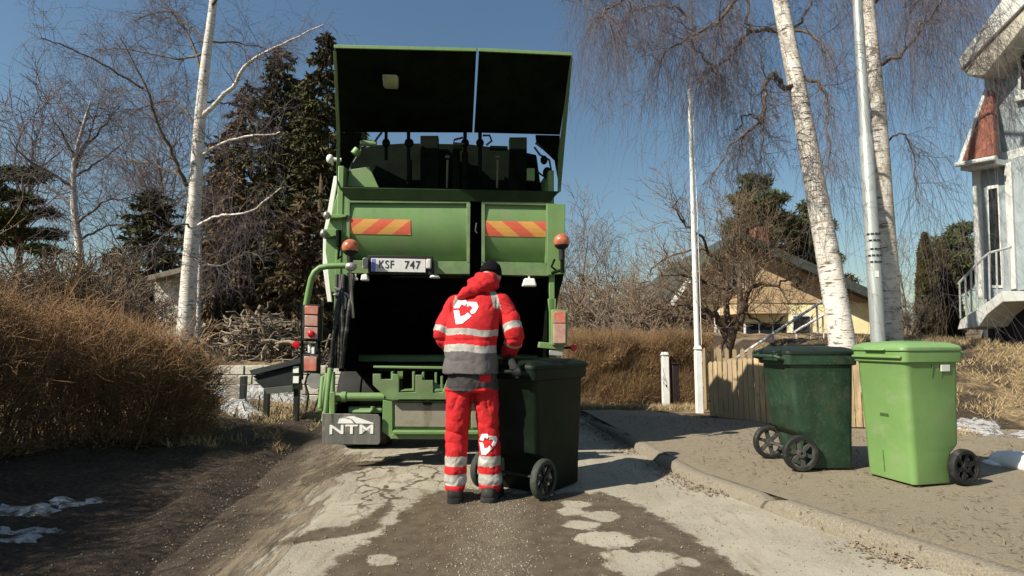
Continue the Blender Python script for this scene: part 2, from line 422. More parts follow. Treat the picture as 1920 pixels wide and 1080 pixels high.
# --- pavement sheet and kerb
py_ = ax((-4, 2.5, 20), (2.5, 8.2, 170), (8.2, 9.6, 20)); pu = np.linspace(0, 1, 150)
U, PY = np.meshgrid(pu, py_); x0 = kerb_x(PY) + .115
x1 = np.interp(PY, [-4, 5.5, 6.9, 7.3, 8.3, 9.6], [14, 10.5, 7.5, 5.0, 2.65, 2.2]) + .25 * (fbm(PY * 2, PY * 0 + 3, 3, 4) - .5)
PX = x0 + (x1 - x0) * U ** 1.3
PZ = ground_h(PX, PY) + .012 + .012 * (fbm(PX * 2, PY * 2, 4, 31) - .5); PZ = np.where(U < .02, .095 - drop(PY), np.maximum(PZ, .09 * ss((PX - x0) / .05) - drop(PY)))
nx = len(pu); ny = len(py_); i = np.arange(nx * ny).reshape(ny, nx)
pme = np_mesh('pavement', np.stack([PX, PY, PZ], -1).reshape(-1, 3), np.stack([i[:-1, :-1], i[:-1, 1:], i[1:, 1:], i[1:, :-1]], -1).reshape(-1, 4))
def pave_mat(name, c0, c1, cracks=True):
    m = bpy.data.materials.new(name); m.use_nodes = True; nt = m.node_tree; b = nt.nodes['Principled BSDF']
    tc = nt.nodes.new('ShaderNodeTexCoord').outputs['Object']
    big = _noise(nt, tc, 1.1, 6, .7); fine = _noise(nt, tc, 85, 4, .75); mid = _noise(nt, tc, 14, 6, .75); st = _noise(nt, tc, 22, 4, .6, (.5, 1.6, 1))
    col = _mix(nt, _ramp(nt, fine, .3, .7), c0, c1)
    col = _mix(nt, _ramp(nt, big, .4, .62), col, tuple(x * .74 for x in c1))
    col = _mix(nt, _ramp(nt, mid, .57, .72), col, (.17, .13, .085))
    col = _mix(nt, _ramp(nt, st, .60, .68), col, (.085, .062, .04)); col = _mix(nt, _ramp(nt, _noise(nt, tc, 45, 3, .8), .64, .70), col, (.40, .36, .28))
    nt.links.new(col, b.inputs['Base Color']); b.inputs['Roughness'].default_value = .95
    bp = nt.nodes.new('ShaderNodeBump'); bp.inputs['Strength'].default_value = .7; bp.inputs['Distance'].default_value = .012
    nt.links.new(fine, bp.inputs['Height']); nt.links.new(bp.outputs[0], b.inputs['Normal']); return m
tag(link_mesh('pavement', pme, pave_mat('pavement', (.135, .108, .072), (.285, .240, .168)), smooth=180), 'gritty beige pavement with dead leaves and cracks', kind='structure')

kb = MB(); ys = [-4, -1.6, .6]; y = .6
for L in (1.6, 1.93, 1.55, 1.2, 1.5, 1.4, 1.6, 1.5, 1.5): ys.append(ys[-1] + L)
rr = random.Random(3)
for a, b_ in zip(ys, ys[1:]):
    if a > 9.5: break
    n = max(4, int((b_ - a) / .12)); rings = []; dx = rr.uniform(-.012, .012); dz = rr.uniform(-.01, .008)
    for k in range(n + 1):
        yy = a + .022 + (b_ - a - .044) * k / n; x = float(kerb_x(yy)) + dx
        nz = float(fbm(yy * 3, .5, 3, 8) - .5) * .02; nx_ = float(fbm(yy * 4, 2.5, 3, 12) - .5) * .03
        chip = .05 if (k in (0, n) and abs(yy - 3.95) < .3) or (k == 0 and abs(yy - 4.13) < .1) else (.018 if k in (0, n) else 0)
        h = .098 + dz + nz - chip * .6 - .06 * float(ss((yy - 7) / 2)) - float(drop(yy))
        rings.append([Vector((x + .0 + nx_, yy, -.06)), Vector((x + .012 + nx_, yy, h - .04)), Vector((x + .045 + nx_, yy, h - .006)), Vector((x + .13, yy, h)), Vector((x + .16, yy, h - .02)), Vector((x + .16, yy, -.06))])
    kb.loft(rings)
ko = kb.build('kerb', pave_mat('kerb', (.14, .12, .09), (.26, .228, .172)), smooth=60)
tag(ko, 'worn concrete kerb stones between road and pavement', kind='structure')

# --- dead leaves in the gutter and on the pavement, gravel on the road (uncountable)
def litter(name, pts, l, wd, m, label, flat=.35):
    n = len(pts); d = unit(np.stack([rng.normal(size=n), rng.normal(size=n), rng.normal(size=n) * flat], -1))
    nr = unit(np.cross(d, unit(np.stack([rng.normal(size=n) * flat, rng.normal(size=n) * flat, np.ones(n)], -1))))
    V, Fq = cards(pts, d, nr, rng.uniform(.5, 1.2, n) * l, rng.uniform(.5, 1.2, n) * wd)
    return tag(link_mesh(name, np_mesh(name, V, Fq), m), label, kind='stuff')
ML = M('dead_leaf', (.13, .085, .05), .9, var=.4, isl=(.27, .21, .14))
n = 2600; yy = rng.uniform(2.4, 8.4, n); off = np.abs(rng.normal(size=n)) * .12; clump = fbm(yy * 2.2, yy * 0, 3, 40)
k = clump > .40; yy = yy[k]; off = off[k]; xx = kerb_x(yy) - off - .005
gut = np.stack([xx, yy, .014 + .02 * rng.random(len(xx)) * np.exp(-off / .06)], -1)
litter('gutter_leaves', gut, .034, .014, ML, 'dead leaves gathered along the kerb')
MLD = M('twig_litter', (.055, .038, .024), .95, var=.4, isl=(.18, .13, .08))
n = 9000; yy = rng.uniform(2.6, 8.4, n); xx = kerb_x(yy) + .2 + rng.random(n) ** .8 * 5.5; k = fbm(xx * 1.5, yy * 1.5, 4, 44) > .46
xx = xx[k]; yy = yy[k]
lv = np.stack([xx, yy, np.maximum(ground_h(xx, yy), .085 - drop(yy)) + .022], -1)
litter('pavement_leaves', lv, .055, .009, MLD, 'dead leaves and twigs scattered over the pavement')
def gravel(name, x, y, z, r, m, label):
    n = len(x); base = np.array([[1, 0, 0], [-1, 0, 0], [0, 1, 0], [0, -1, 0], [0, 0, .8], [0, 0, -.8]], float)
    fs = np.array([[0, 2, 4], [2, 1, 4], [1, 3, 4], [3, 0, 4], [2, 0, 5], [1, 2, 5], [3, 1, 5], [0, 3, 5]])
    V = base[None] * r[:, None, None] * rng.uniform(.6, 1.3, (n, 6, 1)); a = rng.uniform(0, 6.3, n); c, s_ = np.cos(a)[:, None], np.sin(a)[:, None]
    V = np.stack([V[..., 0] * c - V[..., 1] * s_, V[..., 0] * s_ + V[..., 1] * c, V[..., 2]], -1) + np.stack([x, y, z], -1)[:, None]
    return tag(link_mesh(name, np_mesh(name, V.reshape(-1, 3), (fs[None] + (np.arange(n) * 6)[:, None, None]).reshape(-1, 3)), m), label, kind='stuff')
MGv = M('gravel', (.17, .145, .11), .95, var=.3, isl=(.36, .32, .25))
n = 6500; yy = rng.uniform(2.5, 6.5, n); xx = np.where(rng.random(n) < .45, -.14 + rng.normal(size=n) * .16, rng.uniform(-2.6, 2.3, n))
xx = np.where(rng.random(n) < .12, left_x(yy) + rng.normal(size=n) * .35, xx); k = xx < kerb_x(yy) - .02; xx = xx[k]; yy = yy[k]
gravel('road_gravel', xx, yy, np.where(xx < left_x(yy) - .2, ground_h(xx, yy), .008), rng.uniform(.002, .007, len(xx)), MGv, 'loose grit and gravel on the road')

# --- snow remains and stones
MS = M('snow', (.54, .55, .56), .6, var=.25, vs=14, bump=1.6, bs=45, dirt=((.13, .10, .07), .44, .60, 14))
def mound(name, pts, hgt, m, label, kind=None, cat=None, group=None, seed=0, dz=0.0):
    """low irregular mound over a world polygon, tapering to the ground at its edge"""
    pts = [Vector(p[:2]) for p in pts]; c = sum(pts, Vector((0, 0))) / len(pts); K = 96; rings = []
    per = []
    for k in range(K):
        t = k / K * len(pts); a = pts[int(t) % len(pts)]; b_ = pts[(int(t) + 1) % len(pts)]; per.append(a.lerp(b_, t - int(t)))
    mb = MB()
    for s_ in (1.0, .96, .85, .65, .4, .15):
        ring = []
        for k, q in enumerate(per):
            q = c + (q - c) * s_ * (1 + .12 * (rr.random() - .5) + .55 * (float(fbm(q.x * 9 + seed, q.y * 9, 4, seed)) - .5)); g = float(ground_h(q.x, q.y)) + dz
            hh = hgt * (1 - s_ ** 3) * (.6 + .8 * float(fbm(q.x * 6 + seed, q.y * 6, 3, seed)))
            ring.append(Vector((q.x, q.y, max(g, dz - .05) + hh - (.03 if s_ == 1 else 0))))
        rings.append(ring)
    mb.loft(rings)
    return tag(mb.build(name, m, smooth=60), label, cat, group, kind)
mound('snow_patch', [G(1785, 803, .15), G(1850, 812, .15), G(1890, 808, .15), G(1868, 793, .15), G(1800, 790, .15)], .07, MS, 'white strip of snow at the foot of the grass bank', 'stuff', seed=1)
mound('snow_patch', [G(1880, 812, .15), G(1950, 812, .15), G(1950, 796, .15), G(1905, 800, .15)], .06, MS, 'snow strip at the right end of the grass bank', 'stuff', seed=2)
mound('snow_patch', [G(118, 952.6, .06), G(100, 962.7, .06), G(47, 967.5, .06), G(19, 970.2, .06), G(-30, 974.3, .06), G(-26, 966.1, .06), G(6, 956.9, .06), G(49, 953.0, .06), G(89, 949.7, .06)], .012, MS, 'broad thin streak of old snow nearest the left edge', 'stuff', seed=20)
mound('snow_patch', [G(169, 940.1, .06), G(159, 946.5, .06), G(133, 950.1, .06), G(110, 953.5, .06), G(95, 951.4, .06), G(86, 947.0, .06), G(102, 939.2, .06), G(137, 934.0, .06), G(158, 936.3, .06)], .012, MS, 'thin streaked snow right of the broad streak on the dark verge', 'stuff', seed=21)
mound('snow_patch', [G(120, 977.2, .06), G(99, 982.5, .06), G(63, 987.4, .06), G(32, 990.7, .06), G(-7, 994.2, .06), G(-1, 990.2, .06), G(24, 984.7, .06), G(70, 976.8, .06), G(108, 975.3, .06)], .012, MS, 'long narrow snow streak below the broad one', 'stuff', seed=22)
mound('snow_patch', [G(204, 935.0, .06), G(194, 938.4, .06), G(182, 940.4, .06), G(169, 942.5, .06), G(163, 941.1, .06), G(157, 939.2, .06), G(163, 935.0, .06), G(184, 932.7, .06), G(194, 934.2, .06)], .012, MS, 'short snow scrap at the upper end of the snow streaks', 'stuff', seed=23)
mound('snow_patch', [G(23, 987.1, .06), G(16, 991.9, .06), G(3, 995.4, .06), G(-13, 997.1, .06), G(-22, 994.6, .06), G(-22, 990.4, .06), G(-9, 987.0, .06), G(3, 982.8, .06), G(18, 983.4, .06)], .012, MS, 'small dim snow scrap at the very left edge', 'stuff', seed=24)
mound('snow_patch', [G(68, 1007.3, .06), G(76, 1009.7, .06), G(40, 1015.6, .06), G(5, 1018.6, .06), G(-19, 1019.4, .06), G(-18, 1016.3, .06), G(-4, 1011.2, .06), G(38, 1006.7, .06), G(78, 1002.8, .06)], .012, MS, 'narrow snow streak lowest on the dark verge', 'stuff', seed=25)
mound('snow_patch', [G(415, 790), G(470, 800), G(500, 788), G(450, 770), G(425, 772)], .10, MS, 'dirty snow heap beside the hedge end', 'stuff', seed=5, dz=.02)
mound('snow_patch', [Vector((-5.6, 10.3)), Vector((-4.0, 10.35)), Vector((-3.7, 10.75)), Vector((-5.7, 10.75))], .22, MS, 'snow bank in front of the stone wall', 'stuff', seed=6)
MC = M('stone', (.46, .44, .39), .9, var=.25, bump=.8, bs=25, dirt=((.25, .21, .15), .5, .7, 9))
def stone(px, py, z, r, label, seed, m=MC):
    c = P(px, py, 10.4) if z > .5 else G(px, py, z); mb = MB(); mb.ell((0, 0, 0), r, Euler((0, 0, seed)), 18)
    for v in mb.bm.verts:
        q = v.co; f = 1 + .35 * (float(fbm(q.x * 6 + seed, q.y * 6 + q.z * 5, 3, seed)) - .5); v.co = q * f
    o = mb.build('stone', m, smooth=40); o.location = (c.x, c.y, float(ground_h(c.x, c.y)) + r[2] * .5)
    return tag(o, label, 'stone')
MW = M('white_stone', (.70, .70, .66), .85, var=.15, bump=.4, bs=20, dirt=((.4, .36, .28), .55, .75, 9))
stone(1915, 875, .1, (.24, .16, .10), 'white rounded block lying at the right edge of the pavement', 2, MW)
stone(1865, 870, .1, (.10, .06, .035), 'small pale stone lying left of the white block', 5, MW)
stone(1880, 655, 1.15, (.34, .3, .22), 'large beige boulder at the top of the grass bank', 7)
stone(1915, 640, 1.2, (.35, .3, .25), 'beige boulder under the stairs at the right edge', 9)
stone(1522, 983, .0, (.028, .02, .014), 'tiny white pebble lying in the gutter', 3, MW)

# --- dry grass blades on the bank and along the hedge
def blades(name, x, y, L, m, label, lean=.5, zoff=0):
    n = len(x); z = ground_h(x, y) + zoff; a = rng.uniform(0, 6.3, n)
    d = unit(np.stack([np.cos(a) * lean * rng.random(n) * 1.6, np.sin(a) * lean * rng.random(n) * 1.6, np.ones(n)], -1))
    l = L * rng.uniform(.4, 1.2, n); s_ = unit(np.cross(d, rnd_unit(rng, n)))
    V, Fq = cards(np.stack([x, y, z], -1) + d * (l / 2)[:, None] * .85, d, s_, l, np.full(n, .009))
    return tag(link_mesh(name, np_mesh(name, V, Fq), m), label, kind='stuff')
MD = M('dry_grass', (.22, .155, .08), .9, var=.35, isl=(.42, .32, .18))
n = 26000; x = rng.uniform(4.6, 11, n); y = rng.uniform(6.6, 11.5, n); k = fbm(x * 1.2, y * 1.2, 3, 61) + .12 * ss((y - 7) / 1) > .47
blades('bank_grass', x[k], y[k], .13, MD, 'flattened straw coloured grass covering the bank', 1.1)
n = 16000; y = rng.uniform(10.6, 13.2, n); x = kerb_x(y) + .1 + rng.random(n) * 3.6
blades('roadside_grass', x, y, .2, MD, 'dry straw grass beside the road in front of the brown hedge', .9)
n = 9000; y = rng.uniform(6.0, 11, n); x = left_x(y) - .2 - rng.random(n) ** 1.3 * 2.8; k = fbm(x * 2, y * 2, 3, 66) > .5
blades('verge_grass', x[k], y[k], .14, MD, 'dry grass tufts on the left verge', 1.0)
# ================================================================== GARBAGE TRUCK (local: x right, y forward, z up; y = 0 is the tail)
TO = Vector((-.672, 5.68, 0)); TA = R(4)
truck = thing('garbage_truck', 'green rear loading refuse truck seen from behind with its tail hatch raised', 'garbage truck', TO, TA)
_tr = Vector((math.cos(TA), math.sin(TA), 0)); _tf = Vector((-math.sin(TA), math.cos(TA), 0))
def tl(px, py, yl=0.0):
    d = ray(px, py); o = Vector((0, 0, CAMH)) - TO; t = (yl - o.dot(_tf)) / d.dot(_tf); q = o + d * t
    return Vector((q.dot(_tr), yl, q.z))
GREEN = M('truck_green', (.135, .245, .078), .38, var=.08, vs=3, dirt=((.175, .225, .115), .45, .8, 2.2), spec=.5)
GREEN_D = M('truck_green_worn', (.135, .212, .085), .5, var=.18, vs=6, dirt=((.16, .17, .10), .48, .75, 7), spec=.5)
GREEN_DK = M('shaded_dark_green', (.004, .008, .004), .7, var=.4, vs=5, spec=.06)  # near-black green: shade under the hatch and on the machinery put into the colour
GREEN_LP = M('shaded_lip_green', (.014, .030, .009), .6, var=.2, vs=4, spec=.15)  # green deepened to carry the hatch's shade on the lip
BLACK_G = M('cavity_black', (.0025, .003, .0025), .9, var=.4, vs=5, spec=.02)  # near-black without sheen for the hopper, middle slot and recess
RUB = M('rubber', (.012, .012, .012), .8, var=.3, dirt=((.10, .09, .07), .55, .8, 8))
FLAP = M('mudflap_rubber', (.12, .12, .108), .8, var=.15, vs=3, dirt=((.26, .24, .19), .5, .7, 5), st=(1, 1, .3))
GREYP = M('greybeige_panel', (.27, .25, .19), .6, var=.12, vs=3, dirt=((.17, .15, .1), .5, .8, 6))
WHT = M('white_paint', (.78, .78, .74), .5, var=.06)
STEEL = M('steel', (.42, .42, .38), .4, .6, var=.2)
HOSE = M('hose', (.018, .018, .016), .55, var=.3, dirt=((.12, .12, .09), .5, .7, 12))
ORANGE = M('beacon_orange', (.42, .125, .06), .25, var=.3, vs=20, spec=.5, coat=.3)
REDL = M('tail_red', (.52, .13, .09), .3, var=.15, vs=10, dirt=((.45, .32, .26), .4, .7, 9))
LAMPP = M('tail_pale', (.44, .25, .20), .35, var=.2, vs=12, dirt=((.4, .36, .3), .45, .7, 9))
REDB = M('marker_red', (.55, .01, .02), .25, var=.1)
def streaks(m, col, lo, hi, st):
    nt = m.node_tree; b = nt.nodes['Principled BSDF']; src = b.inputs['Base Color'].links[0].from_socket; tc = nt.nodes.new('ShaderNodeTexCoord').outputs['Object']
    a = _noise(nt, tc, 1, 6, .7, st); c = _noise(nt, tc, 60, 3, .7)
    out = _mix(nt, _ramp(nt, a, lo, hi), src, col); out = _mix(nt, _ramp(nt, c, .66, .74), out, tuple(x * .45 for x in col))
    nt.links.new(out, b.inputs['Base Color']); r = nt.nodes.new('ShaderNodeMapRange'); nt.links.new(a, r.inputs[0]); r.inputs[1].default_value = .3; r.inputs[2].default_value = .7; r.inputs[3].default_value = .32; r.inputs[4].default_value = .7; nt.links.new(r.outputs[0], b.inputs['Roughness'])
for m_ in (GREEN, GREEN_D): streaks(m_, (.155, .16, .095), .56, .80, (14, 14, 1.6))
streaks(GREYP, (.15, .13, .085), .5, .75, (9, 9, 2)); streaks(FLAP, (.27, .24, .18), .52, .75, (12, 12, 1.2))
def plate(name, pts, y0, th, m, parent=None, bev=.006, y1=None):
    """outline in photo pixels read at local depth y0 (or one depth per point), given its real thickness th forwards"""
    ys = y0 if isinstance(y0, (list, tuple)) else [y0] * len(pts)
    f = [tl(a, b, c) for (a, b), c in zip(pts, ys)]
    mb = MB(); mb.hull(f, [q + Vector((0, th, 0)) for q in f]); return mb.build(name, m, parent or truck, bev)
# ---- container body, chassis and cab (ahead of the tail); container shortened and lowered to shape its shadow
def chamf(x, z0, z1, c, y): return [Vector(q) for q in ((-x, y, z0), (x, y, z0), (x, y, z1 - c), (x - c, y, z1), (-x + c, y, z1), (-x, y, z1 - c))]
mb = MB(); mb.hull(chamf(1.15, .95, 2.45, .22, .9), chamf(1.15, .95, 2.45, .22, 3.3)); mb.build('container', GREEN, truck, .02)
mb = MB()
for s in (-1, 1): mb.box((s * .4, 2.6, .78), (.09, 4.8, .26))
for y in (1.1, 2.5, 4, 4.8): mb.box((0, y, .78), (.8, .1, .18))
mb.build('chassis', GREEN_DK, truck, .005)
mb = MB(); mb.hull([Vector(q) for q in ((-1.22, 3.5, .6), (1.22, 3.5, .6), (1.22, 3.5, 2.4), (-1.22, 3.5, 2.4))], [Vector(q) for q in ((-1.22, 5.3, .6), (1.22, 5.3, .6), (1.15, 5.1, 2.4), (-1.15, 5.1, 2.4))])
cab = mb.build('cab', GREEN, truck, .05)
for s in (-1, 1):
    mb = MB(); mb.box((s * 1.222, 4.4, 1.9), (.02, .9, .55)); mb.build('window', M('cab_glass', (.02, .03, .035), .08), cab, .004)
    mb = MB(); mb.box((s * 1.42, 4.95, 2.05), (.22, .1, .42)); mb.tube([(s * 1.2, 5.0, 2.35), (s * 1.42, 4.98, 2.32)], .015); mb.build('mirror', RUB, cab, .01)
def wheel(x, y, wd=.56):
    mb = MB(); r = .50; h = wd / 2
    mb.lathe([(.28, -h), (r - .05, -h), (r - .012, -h + .03), (r, -h + .07), (r, -.025), (r - .016, -.018), (r - .016, .018), (r, .025), (r, h - .07), (r - .012, h - .03), (r - .05, h), (.28, h), (.28, -h)], (x, y, r - .008), 'x', 40)
    t = mb.build('tyre', RUB, truck, smooth=30)
    mb = MB(); mb.lathe([(.28, -h * .9), (.24, -h * .5), (.1, -h * .3), (.1, h * .3), (.24, h * .5), (.28, h * .9)], (x, y, r - .008), 'x', 28); mb.build('wheel_rim', STEEL, t)
wheel(-.93, 1.05); wheel(.93, 1.05); wheel(-1.0, 4.3, .3); wheel(1.0, 4.3, .3)
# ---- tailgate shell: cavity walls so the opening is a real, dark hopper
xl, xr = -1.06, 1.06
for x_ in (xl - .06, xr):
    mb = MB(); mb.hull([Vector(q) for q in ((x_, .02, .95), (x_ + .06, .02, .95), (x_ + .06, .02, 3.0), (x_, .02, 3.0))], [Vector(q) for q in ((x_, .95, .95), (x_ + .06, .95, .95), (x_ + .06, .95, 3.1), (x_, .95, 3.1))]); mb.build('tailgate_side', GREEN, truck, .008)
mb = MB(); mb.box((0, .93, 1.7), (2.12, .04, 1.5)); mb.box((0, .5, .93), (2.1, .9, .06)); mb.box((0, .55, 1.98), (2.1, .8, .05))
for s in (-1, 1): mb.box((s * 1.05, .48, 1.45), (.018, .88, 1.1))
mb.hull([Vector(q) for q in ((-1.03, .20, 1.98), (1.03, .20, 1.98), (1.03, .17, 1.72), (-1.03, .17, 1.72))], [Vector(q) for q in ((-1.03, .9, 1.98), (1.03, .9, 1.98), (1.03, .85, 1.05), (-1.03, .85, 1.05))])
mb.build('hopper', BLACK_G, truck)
# ---- sloping lip under the hatch, panel frames, curved panels
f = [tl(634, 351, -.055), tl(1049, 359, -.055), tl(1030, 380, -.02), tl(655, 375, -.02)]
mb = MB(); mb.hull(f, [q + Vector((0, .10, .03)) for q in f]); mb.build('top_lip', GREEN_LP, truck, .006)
def frame(name, px0, px1, top0, top1, bot0, bot1, w=6):
    mb = MB()
    for pts in ([(px0, top0), (px1, top1), (px1, top1 + 5), (px0, top0 + 5)], [(px0, top0 + 5), (px0 + w, top0 + 5), (px0 + w, bot0 - 20), (px0, bot0 - 20)], [(px1 - w, top1 + 5), (px1, top1 + 5), (px1, bot1 - 20), (px1 - w, bot1 - 20)], [(px0, bot0 - 24), (px1, bot1 - 24), (px1, bot1), (px0, bot0)]):
        a = [tl(x, y, -.015) for x, y in pts]; mb.hull(a, [q + Vector((0, .12, 0)) for q in a])
    return mb.build(name, GREEN_D, truck, .004)
frame('panel_frame', 650, 881, 374, 376, 512, 514); frame('panel_frame', 903, 1030, 377, 380, 514, 517)
def curved(name, x0, x1, t, b):
    mb = MB(); rings = []; n = 14
    for k in range(n + 1):
        s = k / n; y = .03 * max(0, 1 - s / .4) ** 2 - .005 + .15 * max(0, (s - .35) / .65) ** 2; py = t + (b - t) * s
        a = tl(x0, py, .05); c = tl(x1, py + 2, .05); rings.append((Vector((a.x, y, a.z)), Vector((c.x, y, c.z))))
    rings2 = [[a, c, c + Vector((0, .03, 0)), a + Vector((0, .03, 0))] for a, c in rings]
    mb.loft(rings2); return mb.build(name, GREEN, truck, smooth=40), rings
pl, ringL = curved('curved_panel', 657, 875, 378, 492); pr, ringR = curved('curved_panel', 909, 1025, 380, 494)
# reflective red and yellow stripes follow the curve of the panel
RED = M('stripe_red', (.60, .115, .06), .45, var=.08); YEL = M('stripe_yellow', (.60, .30, .075), .45, var=.08)
def stripe(px0, px1, t, b, rings, parent, slant, n=4):
    def pt(px, py):
        q = tl(px, py, .05); zs = [r[0].z for r in rings]; ys = [r[0].y for r in rings]
        return Vector((q.x, float(np.interp(-q.z, [-z for z in zs], ys)) - .004, q.z))
    bm = bmesh.new(); ns = 170; nr = 20; vs = [[bm.verts.new(pt(px0 + (px1 - px0) * i / ns, t + 2 * i / ns + (b - t) * j / nr)) for i in range(ns + 1)] for j in range(nr + 1)]
    for j in range(nr):
        for i_ in range(ns):
            fc = bm.faces.new((vs[j][i_], vs[j + 1][i_], vs[j + 1][i_ + 1], vs[j][i_ + 1]))
            u = (px1 - px0) * (i_ + .5) / ns + slant * (b - t) * (j + .5) / nr; fc.material_index = int(math.floor(u / 29.0 + (0.05 if slant > 0 else .95))) % 2
    me = bpy.data.meshes.new('reflective_stripe'); bm.to_mesh(me); bm.free()
    bmesh_fix(me); link_mesh('reflective_stripe', me, [RED, YEL], parent, 180)
def bmesh_fix(me):
    b = bmesh.new(); b.from_mesh(me); bmesh.ops.recalc_face_normals(b, faces=b.faces); b.to_mesh(me); b.free()
stripe(657, 771, 412, 440, ringL, pl, 1.25); stripe(909, 1023, 416, 444, ringR, pr, -1.25)
# black gap with its slide rails between the panels
mb = MB(); a = [tl(x, y, .10) for x, y in ((878, 376), (906, 377), (906, 516), (878, 515))]; mb.hull(a, [q + Vector((0, .05, 0)) for q in a]); gap = mb.build('middle_slot', BLACK_G, truck)
mb = MB(); mb.tube([tl(893, 418, .06), tl(891, 432, .06), tl(894, 437, .06)], .008); mb.build('latch', STEEL, gap)
# flanges left and right
plate('side_flange', [(1025, 381), (1060, 383), (1059, 513), (1026, 516)], -.02, .06, GREEN)
plate('side_flange', [(634, 356), (657, 376), (652, 390), (652, 520), (641, 522), (640, 548), (622, 548), (610, 470), (612, 432)], .03, .10, GREEN)
plate('edge_trim', [(626, 330), (634, 330), (619, 420), (612, 470), (622, 566), (614, 566), (605, 500), (606, 440)], .14, .03, WHT, bev=.004)
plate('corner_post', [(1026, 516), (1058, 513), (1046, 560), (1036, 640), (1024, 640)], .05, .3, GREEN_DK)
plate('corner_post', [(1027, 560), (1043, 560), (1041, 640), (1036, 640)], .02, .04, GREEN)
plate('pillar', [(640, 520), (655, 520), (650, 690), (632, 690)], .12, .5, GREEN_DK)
# ---- raised hatch: two halves, boxed with flanged sides, tilted over the hopper
def hatch(name, tlx, trx, blx, brx, ty0, ty1, by0, by1, yt=-.68, yb=.34, flanges=()):
    fr = [tl(tlx, ty0, yt), tl(trx, ty1, yt), tl(brx, by1, yb), tl(blx, by0, yb)]
    nrm = (fr[1] - fr[0]).cross(fr[3] - fr[0]).normalized()
    if nrm.y < 0: nrm = -nrm
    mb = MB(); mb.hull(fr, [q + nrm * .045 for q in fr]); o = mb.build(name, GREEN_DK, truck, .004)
    mb = MB(); e = [fr[0] + Vector((-.003, -.03, .0)), fr[1] + Vector((.003, -.03, .0))]; e += [e[1] + Vector((0, 0, .032)), e[0] + Vector((0, 0, .032))]
    mb.hull(e, [q + Vector((0, .10, .03)) for q in e]); mb.build('hatch_edge', GREEN, o, .003)
    return o, fr
hl, frl = hatch('hatch_half', 628, 893, 634, 886, 93, 99, 248, 249); hr, frr = hatch('hatch_half', 898, 1072, 889, 1050, 99, 107, 249, 253)
def flange(parent, pts, ys, m=GREEN_DK, dx=.02):
    f = [tl(a, b, c) for (a, b), c in zip(pts, ys)]; mb = MB(); mb.hull(f, [q + Vector((dx, .015, 0)) for q in f]); return mb.build('hatch_flange', m, parent)
def on_hatch(fr, px, py, lim):
    n = (fr[1] - fr[0]).cross(fr[3] - fr[0]); d = ray(px, py); o = Vector((0, 0, CAMH)) - TO
    dl = Vector((d.dot(_tr), d.dot(_tf), d.z)); ol = Vector((o.dot(_tr), o.dot(_tf), o.z))
    t = (fr[0] - ol).dot(n) / dl.dot(n); q = ol + dl * t
    return min(q.y, lim)
for par, fr, pts in ((hl, frl, [(634, 248), (678, 248.5), (672, 275), (650, 318), (638, 352), (634, 345)]), (hr, frr, [(1004, 252.5), (1050, 253.5), (1049, 350), (1040, 300), (1020, 280), (1006, 268)])):
    plate('hatch_flange', pts, [on_hatch(fr, a, b_, .5) for a, b_ in pts], .03, GREEN_DK, par)
# outer skin strip that catches the sun on the right-hand side
plate('hatch_rim', [(1070, 108), (1074, 108), (1053, 290), (1052, 358), (1046, 362), (1047, 288)], [-.68, -.68, .12, -.02, -.02, .12], .03, GREEN, hr, .003)
plate('hatch_rim', [(625, 95), (630, 95), (637, 250), (636, 352), (631, 345), (631, 250)], [-.68, -.68, .2, .0, .0, .2], .03, GREEN_D, hl, .003)
mb = MB(); a = [tl(x, y, on_hatch(frl, x, y, .5) - .10) for x, y in ((716, 139), (745, 140), (744, 163), (718, 162))]; mb.hull(a, [q + Vector((0, .12, .03)) for q in a]); mb.build('work_lamp', M('lamp_housing', (.34, .38, .25), .5), hl, .012)
# ---- lifting machinery behind the lip
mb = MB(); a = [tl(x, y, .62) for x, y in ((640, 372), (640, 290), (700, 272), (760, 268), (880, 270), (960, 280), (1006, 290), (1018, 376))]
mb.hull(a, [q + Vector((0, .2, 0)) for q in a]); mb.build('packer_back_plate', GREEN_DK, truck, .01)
for x0, x1, y0 in ((788, 822, 254), (955, 988, 257), (848, 862, 280), (866, 878, 285)):
    mb = MB(); a = [tl(x, y, .45) for x, y in ((x0, y0), (x1, y0), (x1, 372), (x0, 372))]; mb.hull(a, [q + Vector((0, .12, 0)) for q in a]); mb.build('packer_bracket', GREEN_DK, truck, .006)
for px, y0, y1, r in ((724, 246, 300, .018), (766, 246, 345, .02), (872, 246, 330, .022), (900, 246, 330, .022), (768, 300, 352, .028)):
    mb = MB(); mb.tube([tl(px, y0, .36), tl(px, y1, .40)], r); mb.ell(tl(px, 268, .36), (.045, .04, .05)); mb.build('hydraulic_rod', GREEN_DK, truck)
for px in (839, 933):
    mb = MB(); mb.tube([tl(px, 300, .25), tl(px - 1, 352, .25)], .012); mb.ell(tl(px, 294, .25), (.03, .02, .02)); mb.build('grease_line', M('brass', (.10, .10, .06), .5, .3), truck)
plate('guide_plate', [(650, 350), (655, 318), (692, 312), (711, 352)], .16, .02, GREEN)
plate('lug', [(988, 315), (1003, 315), (1003, 339), (988, 338)], .18, .04, GREEN)
for q_, l_ in ((858, .10), (935, .2)):
    mb = MB(); mb.box(tl(q_, 278, .3), (l_, .08, .035)); mb.build('cross_shaft', GREEN_LP, truck, .01)
for pts in ([(700, 270), (708, 258), (716, 248)], [(868, 258), (852, 262), (850, 268), (870, 270)], [(905, 254), (918, 254), (922, 264), (912, 272)], [(690, 262), (672, 290), (660, 310), (648, 345)], [(1002, 276), (1012, 290), (1030, 300), (1034, 322), (1018, 330), (1008, 322)], [(1004, 268), (1020, 280), (1046, 304)]):
    mb = MB(); mb.tube([tl(x, y, .22) for x, y in pts], .012, 8); mb.build('hose', HOSE, truck)
